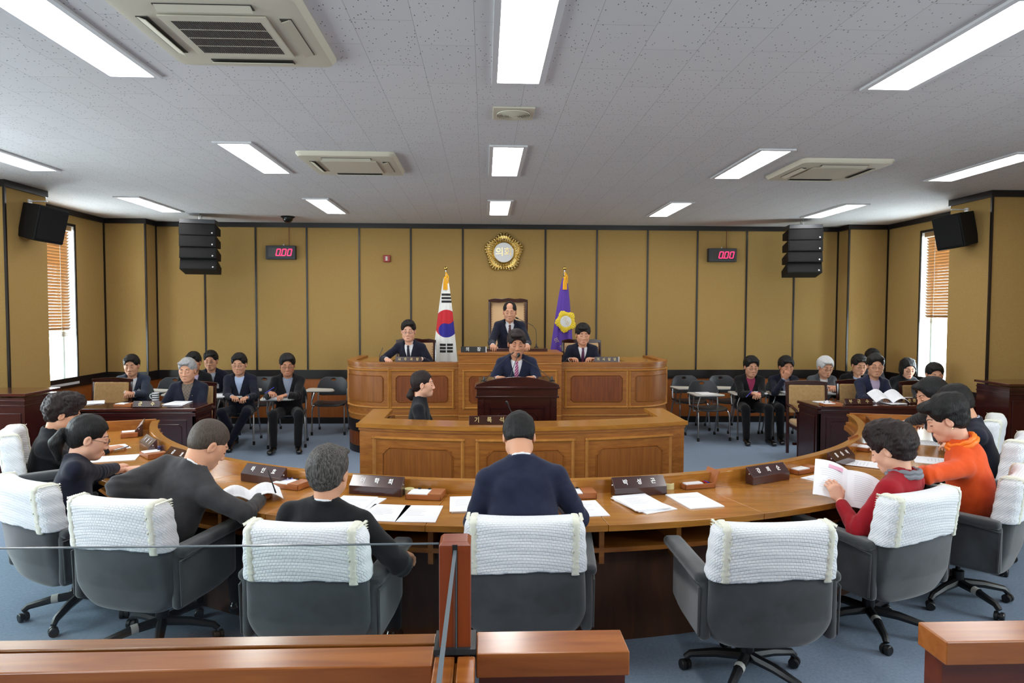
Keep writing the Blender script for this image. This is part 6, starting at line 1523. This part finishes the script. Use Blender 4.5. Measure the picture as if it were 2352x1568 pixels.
person('person in navy jacket and lilac shirt turning pages at right mahogany desk', hd(2011, 840, 8.2), 180, lean=4, curl=6, hp=10, hyaw=-18, lh=tuple(at(2052, 908, Y=7.88)), rh=tuple(at(2018, 913, Y=7.84)), hair='hair_black', style='part', ht=.016, coat='suit_navy_blue', shirt='shirt_lilac', glasses=True, skin='skin_mid', hscale=1.1, fat=1.05, lcurl=.6, rcurl=.7, detail=False, group=RG)
person('person with a hair clip, bobbed hair and glasses in dark coat, right back row', hd(2085, 846, 9.42), 178, lean=14, curl=8, hp=18, hyaw=-8, hair='hair_black', style='bob', ht=.012, female=True, coat='coat_black', shirt=None, vneck=False, glasses=True, extra='clip', skin='skin_light', hscale=1.12, lips='lips_red', **fd)
person('person in a dark jacket and glasses looking down by the right window', hd(2147, 860, 8.02), 178, lean=12, curl=8, hp=16, hyaw=-16, lh=tuple(at(2185, 905, Y=7.74)), rh=tuple(at(2150, 910, Y=7.72)), hair='hair_black', style='short', ht=.012, coat='suit_darkgrey', shirt='shirt_white2', glasses=True, skin='skin_mid', hscale=1.1, detail=False, group=RG)
# on and before the bench
person('person in glasses and dark suit with a pen, clerk at left of the bench', hd(938, 760, 8.98), 168, lean=10, curl=6, hp=9, hyaw=14, rh=(at(888, 815, Y=8.72).x, 8.74, BT+.03), lh=(at(965, 815, Y=8.8).x, 8.85, BT+.03), rpole=(.9, -.3, -.5), hair='hair_black', style='part', ht=.014, coat='suit_navy', shirt='shirt_white', tie='tie_navy', glasses=True, skin='skin_light', hscale=1.1, detail=True, floor=DAIS, rcurl=1.0, res=.009, foot=.28)
person('balding person in a dark suit standing and leaning on the raised middle of the bench', hd(1171, 716, 9.1), 180, lean=12, curl=5, hp=11, hyaw=-4, rh=(at(1132, 790, Y=8.78).x, 8.80, 1.37), lh=(at(1211, 790, Y=8.78).x, 8.80, 1.37), rpole=(.35, -.6, -.7), lpole=(-.35, -.6, -.7), hair='hair_black', style='balding', ht=.008, coat='suit_navy', shirt='shirt_white', tie='tie_dots', pin=True, skin='skin_mid', hscale=1.06, legs='stand', hip=.74, floor=DAIS+.12, res=.009)
person('person with short black hair, dark suit and tie, clerk at right of bench', hd(1339, 768, 8.98), 180, lean=6, curl=6, hp=12, rh=(at(1312, 815, Y=8.75).x, 8.78, BT+.03), lh=(at(1362, 815, Y=8.75).x, 8.78, BT+.03), hair='hair_black', style='fringe', ht=.018, coat='suit_navy', shirt='shirt_white', tie='tie_red_navy', skin='skin_mid', hscale=1.1, floor=DAIS, res=.009, foot=.28)
person('person in a navy suit and pink striped tie speaking at the mahogany podium', hd(1187, 789, 7.12), 180, lean=10, curl=8, hp=12, hyaw=3, rh=(.15, 6.92, 1.13), lh=(.50, 6.92, 1.13), hair='hair_brown', style='fringe', ht=.018, coat='suit_navy_blue', shirt='shirt_white2', tie='tie_pink', skin='skin_tan', hscale=1.1, legs='stand', hip=.86, res=.0085)
person('person in black with low ponytail and earring, in profile behind the recorder desk', hd(972, 882, 6.42), -90, lean=0, curl=2, hp=2, rh=(-.30, 6.2, .62), lh=(-.30, 6.45, .62), hair='hair_brown', style='ponylow', ht=.008, female=True, coat='coat_black', shirt=None, vneck=False, skin='skin_light', lips='lips_red', earring=True, hscale=1.0, res=.008)
c_ = at(1682, 913, Y=YB); ou = empty('wall_outlet', (c_.x, YB, c_.z), 0, 'small cream wall outlet below the dark band, behind the empty chairs on the right', 'outlet')
MB().box(-.035, .035, -.01, 0, -.055, .055).build('cover_plate', 'tape_cream', ou, bevel=.002); MB().box(-.018, .018, -.012, -.009, -.03, .03).build('socket', 'off_white', ou, bevel=.001)
# ------------------------------------------------------------------ what they hold
def pen(p, d, mat, label, L=.135):
    r = empty('pen', p, 0, label, 'pen'); d = Vector(d).normalized(); m = MB(); m.tube([-d*L*.35, d*L*.6, d*L*.65], [.004, .004, .001], 8); m.build('barrel', mat, r); m = MB(); m.tube([-d*L*.36, -d*L*.2], .0046, 8); m.build('cap', mat, r); return r
def pixpen(px, py, Y, d, mat, label): pen(tuple(at(px, py, Y=Y)), d, mat, label)
pixpen(622, 894, 8.60, (-.8, -.2, -.55), 'pen_blue', 'blue pen held by the man in the black suit left of the bench')
pixpen(283, 1028, 4.55, (-.7, .3, -.2), 'pen_black', 'black pen in the hand of the curly-haired woman')
pixpen(876, 806, 8.70, (-.35, 0, -.9), 'pen_black', 'dark pen in the hand of the clerk at the left of the bench')
pixpen(1722, 903, 9.0, (-.6, -.3, -.5), 'pen_blue', 'blue pen held by the man in the magenta shirt')
pixpen(627, 1113, 3.75, (-.3, .1, .8), 'pen_black', 'thin pen upright in the hand of the man in the grey suit')
def tabletpapers(px, py, Y, label, n, seed, z=.669, rot=0, folder=None):
    p = at(px, py, Y=Y); M = Matrix.Translation((p.x, Y, z)) @ Matrix.Rotation(R(rot), 4, 'Z'); return papers(M, label, n=n, spread=.012, seed=seed, lines=4, th=.006)
tabletpapers(634, 910, 8.94, 'papers and folder on the tablet of the man with the blue pen', 4, 31)
tabletpapers(508, 912, 9.16, 'papers on a tablet arm left of the man with the silver watch', 3, 32)
tabletpapers(1735, 910, 9.34, 'thick papers on the tablet before the man in the magenta shirt', 4, 33)
tabletpapers(1812, 908, 9.36, 'stack of papers before the man resting his chin', 4, 34)
tabletpapers(1918, 905, 9.36, 'papers before the white-haired man', 2, 35)
tabletpapers(1620, 902, 9.33, 'single sheet on the tablet of the front empty chair right of the bench', 1, 36)
# booklet open in the hands of the woman in red
def booklet(p, y, up, w, h, label, bend=.03, pink=True, name='booklet'):
    r = empty(name, p, 0, label, 'booklet'); x = Vector(y).cross(Vector(up)).normalized(); y = Vector(up).cross(x).normalized() if False else Vector(y).normalized(); M = frame_m((0, 0, 0), x, y)
    for s in (-1, 1):
        q = MB(); n = 8; vs = []; fs = []
        for k in (0, .004):
            for i in range(n+1):
                for j in (0, 1): u = i/n; vs.append(M @ Vector((s*u*w, (j-.5)*h, bend*math.sin(u*math.pi)*.8+k)))
        N_ = 2*(n+1)
        for i in range(n): a = i*2; fs += [(a, a+2, a+3, a+1), (N_+a, N_+a+1, N_+a+3, N_+a+2), (a, N_+a, N_+a+2, a+2), (a+1, a+3, N_+a+3, N_+a+1)]
        fs += [(n*2, N_+n*2, N_+n*2+1, n*2+1)]; q.add(vs, fs); pg = q.build('page', 'paper', r, smooth=40)
        q = MB(); rr = random.Random(5+s)
        for i in range(13):
            yy = h*(.36-.056*i); ww = w*(.45+.3*rr.random()); a = Vector((s*w*.5-ww/2, yy, bend*.8+.006)); q2 = MB(); q2.box(a.x, a.x+ww, yy-.0012, yy+.0012, bend*.8+.0045, bend*.8+.005); q.add([M @ Vector(v) for v in q2.v], q2.f)
        q = MB()
        for i in range(13):
            yy = h*(.36-.056*i); ww = w*(.4+.3*rr.random())
            for k in range(5):
                u0 = .18+ww/w*k/5; u1 = u0+ww/w/5; z0 = bend*math.sin(u0*math.pi)*.8+.0045; z1 = bend*math.sin(u1*math.pi)*.8+.0045
                q.add([M @ Vector(v) for v in ((s*u0*w, yy-.001, z0), (s*u1*w, yy-.001, z1), (s*u1*w, yy+.001, z1), (s*u0*w, yy+.001, z0))], [(0, 1, 2, 3)])
        q.build('printed_lines', 'paper_ink', pg, smooth=0)
    if pink: q = MB(); q2 = MB(); q2.box(-w*.62, -w*.2, h*.3, h*.40, bend*.8+.0046, bend*.8+.0052); q.add([M @ Vector(v) for v in q2.v], q2.f); q.build('pink_heading', 'paper_pink', r, smooth=0)
    return r
c = at(1945, 1120, Y=3.83)
booklet(tuple(c), (.35, .62, .55), (.1, -.5, .7), .19, .27, 'open printed booklet with a pink heading held by the woman in red')
c = at(575, 1123, Y=3.92); booklet((c.x, c.y, .735), (-.35, .9, 0), (0, 0, 1), .17, .26, 'open booklet with a rolled page under the arm of the man in the grey suit', .05, False)
c = at(2040, 905, Y=7.78); booklet((c.x, c.y, .80), (.1, .8, .25), (0, 0, 1), .19, .27, 'open report with curling pages being turned at the right mahogany desk', .07, False)
c = at(348, 1075, Y=3.9); fo = empty('folder', (c.x, c.y, .725), R(-40), 'violet folder in front of the woman with the ponytail', 'folder'); MB().box(-.11, .11, -.15, .15, 0, .012).build('cover', 'flag_purple', fo, bevel=.002)
c = at(326, 1120, Y=3.75); bf = empty('folder', (c.x, c.y, .58), R(-30), 'dark blue folder beside the elbow of the man in the grey suit', 'folder'); 
m = MB(); m.obox((0, 0, 0), (.24, .31, .012)); m.build('cover', 'blue_folder', bf)
# ================================================================== render look
scn.view_settings.view_transform = 'Standard'; scn.view_settings.look = 'None'; scn.view_settings.gamma = 1; scn.view_settings.use_curve_mapping = False
scn.view_settings.exposure = EXPO
cy = scn.cycles
cy.use_denoising = True; cy.max_bounces = 7; cy.diffuse_bounces = 4; cy.glossy_bounces = 3; cy.transparent_max_bounces = 12; cy.transmission_bounces = 4
cy.caustics_reflective = False; cy.caustics_refractive = False; cy.sample_clamp_indirect = 6
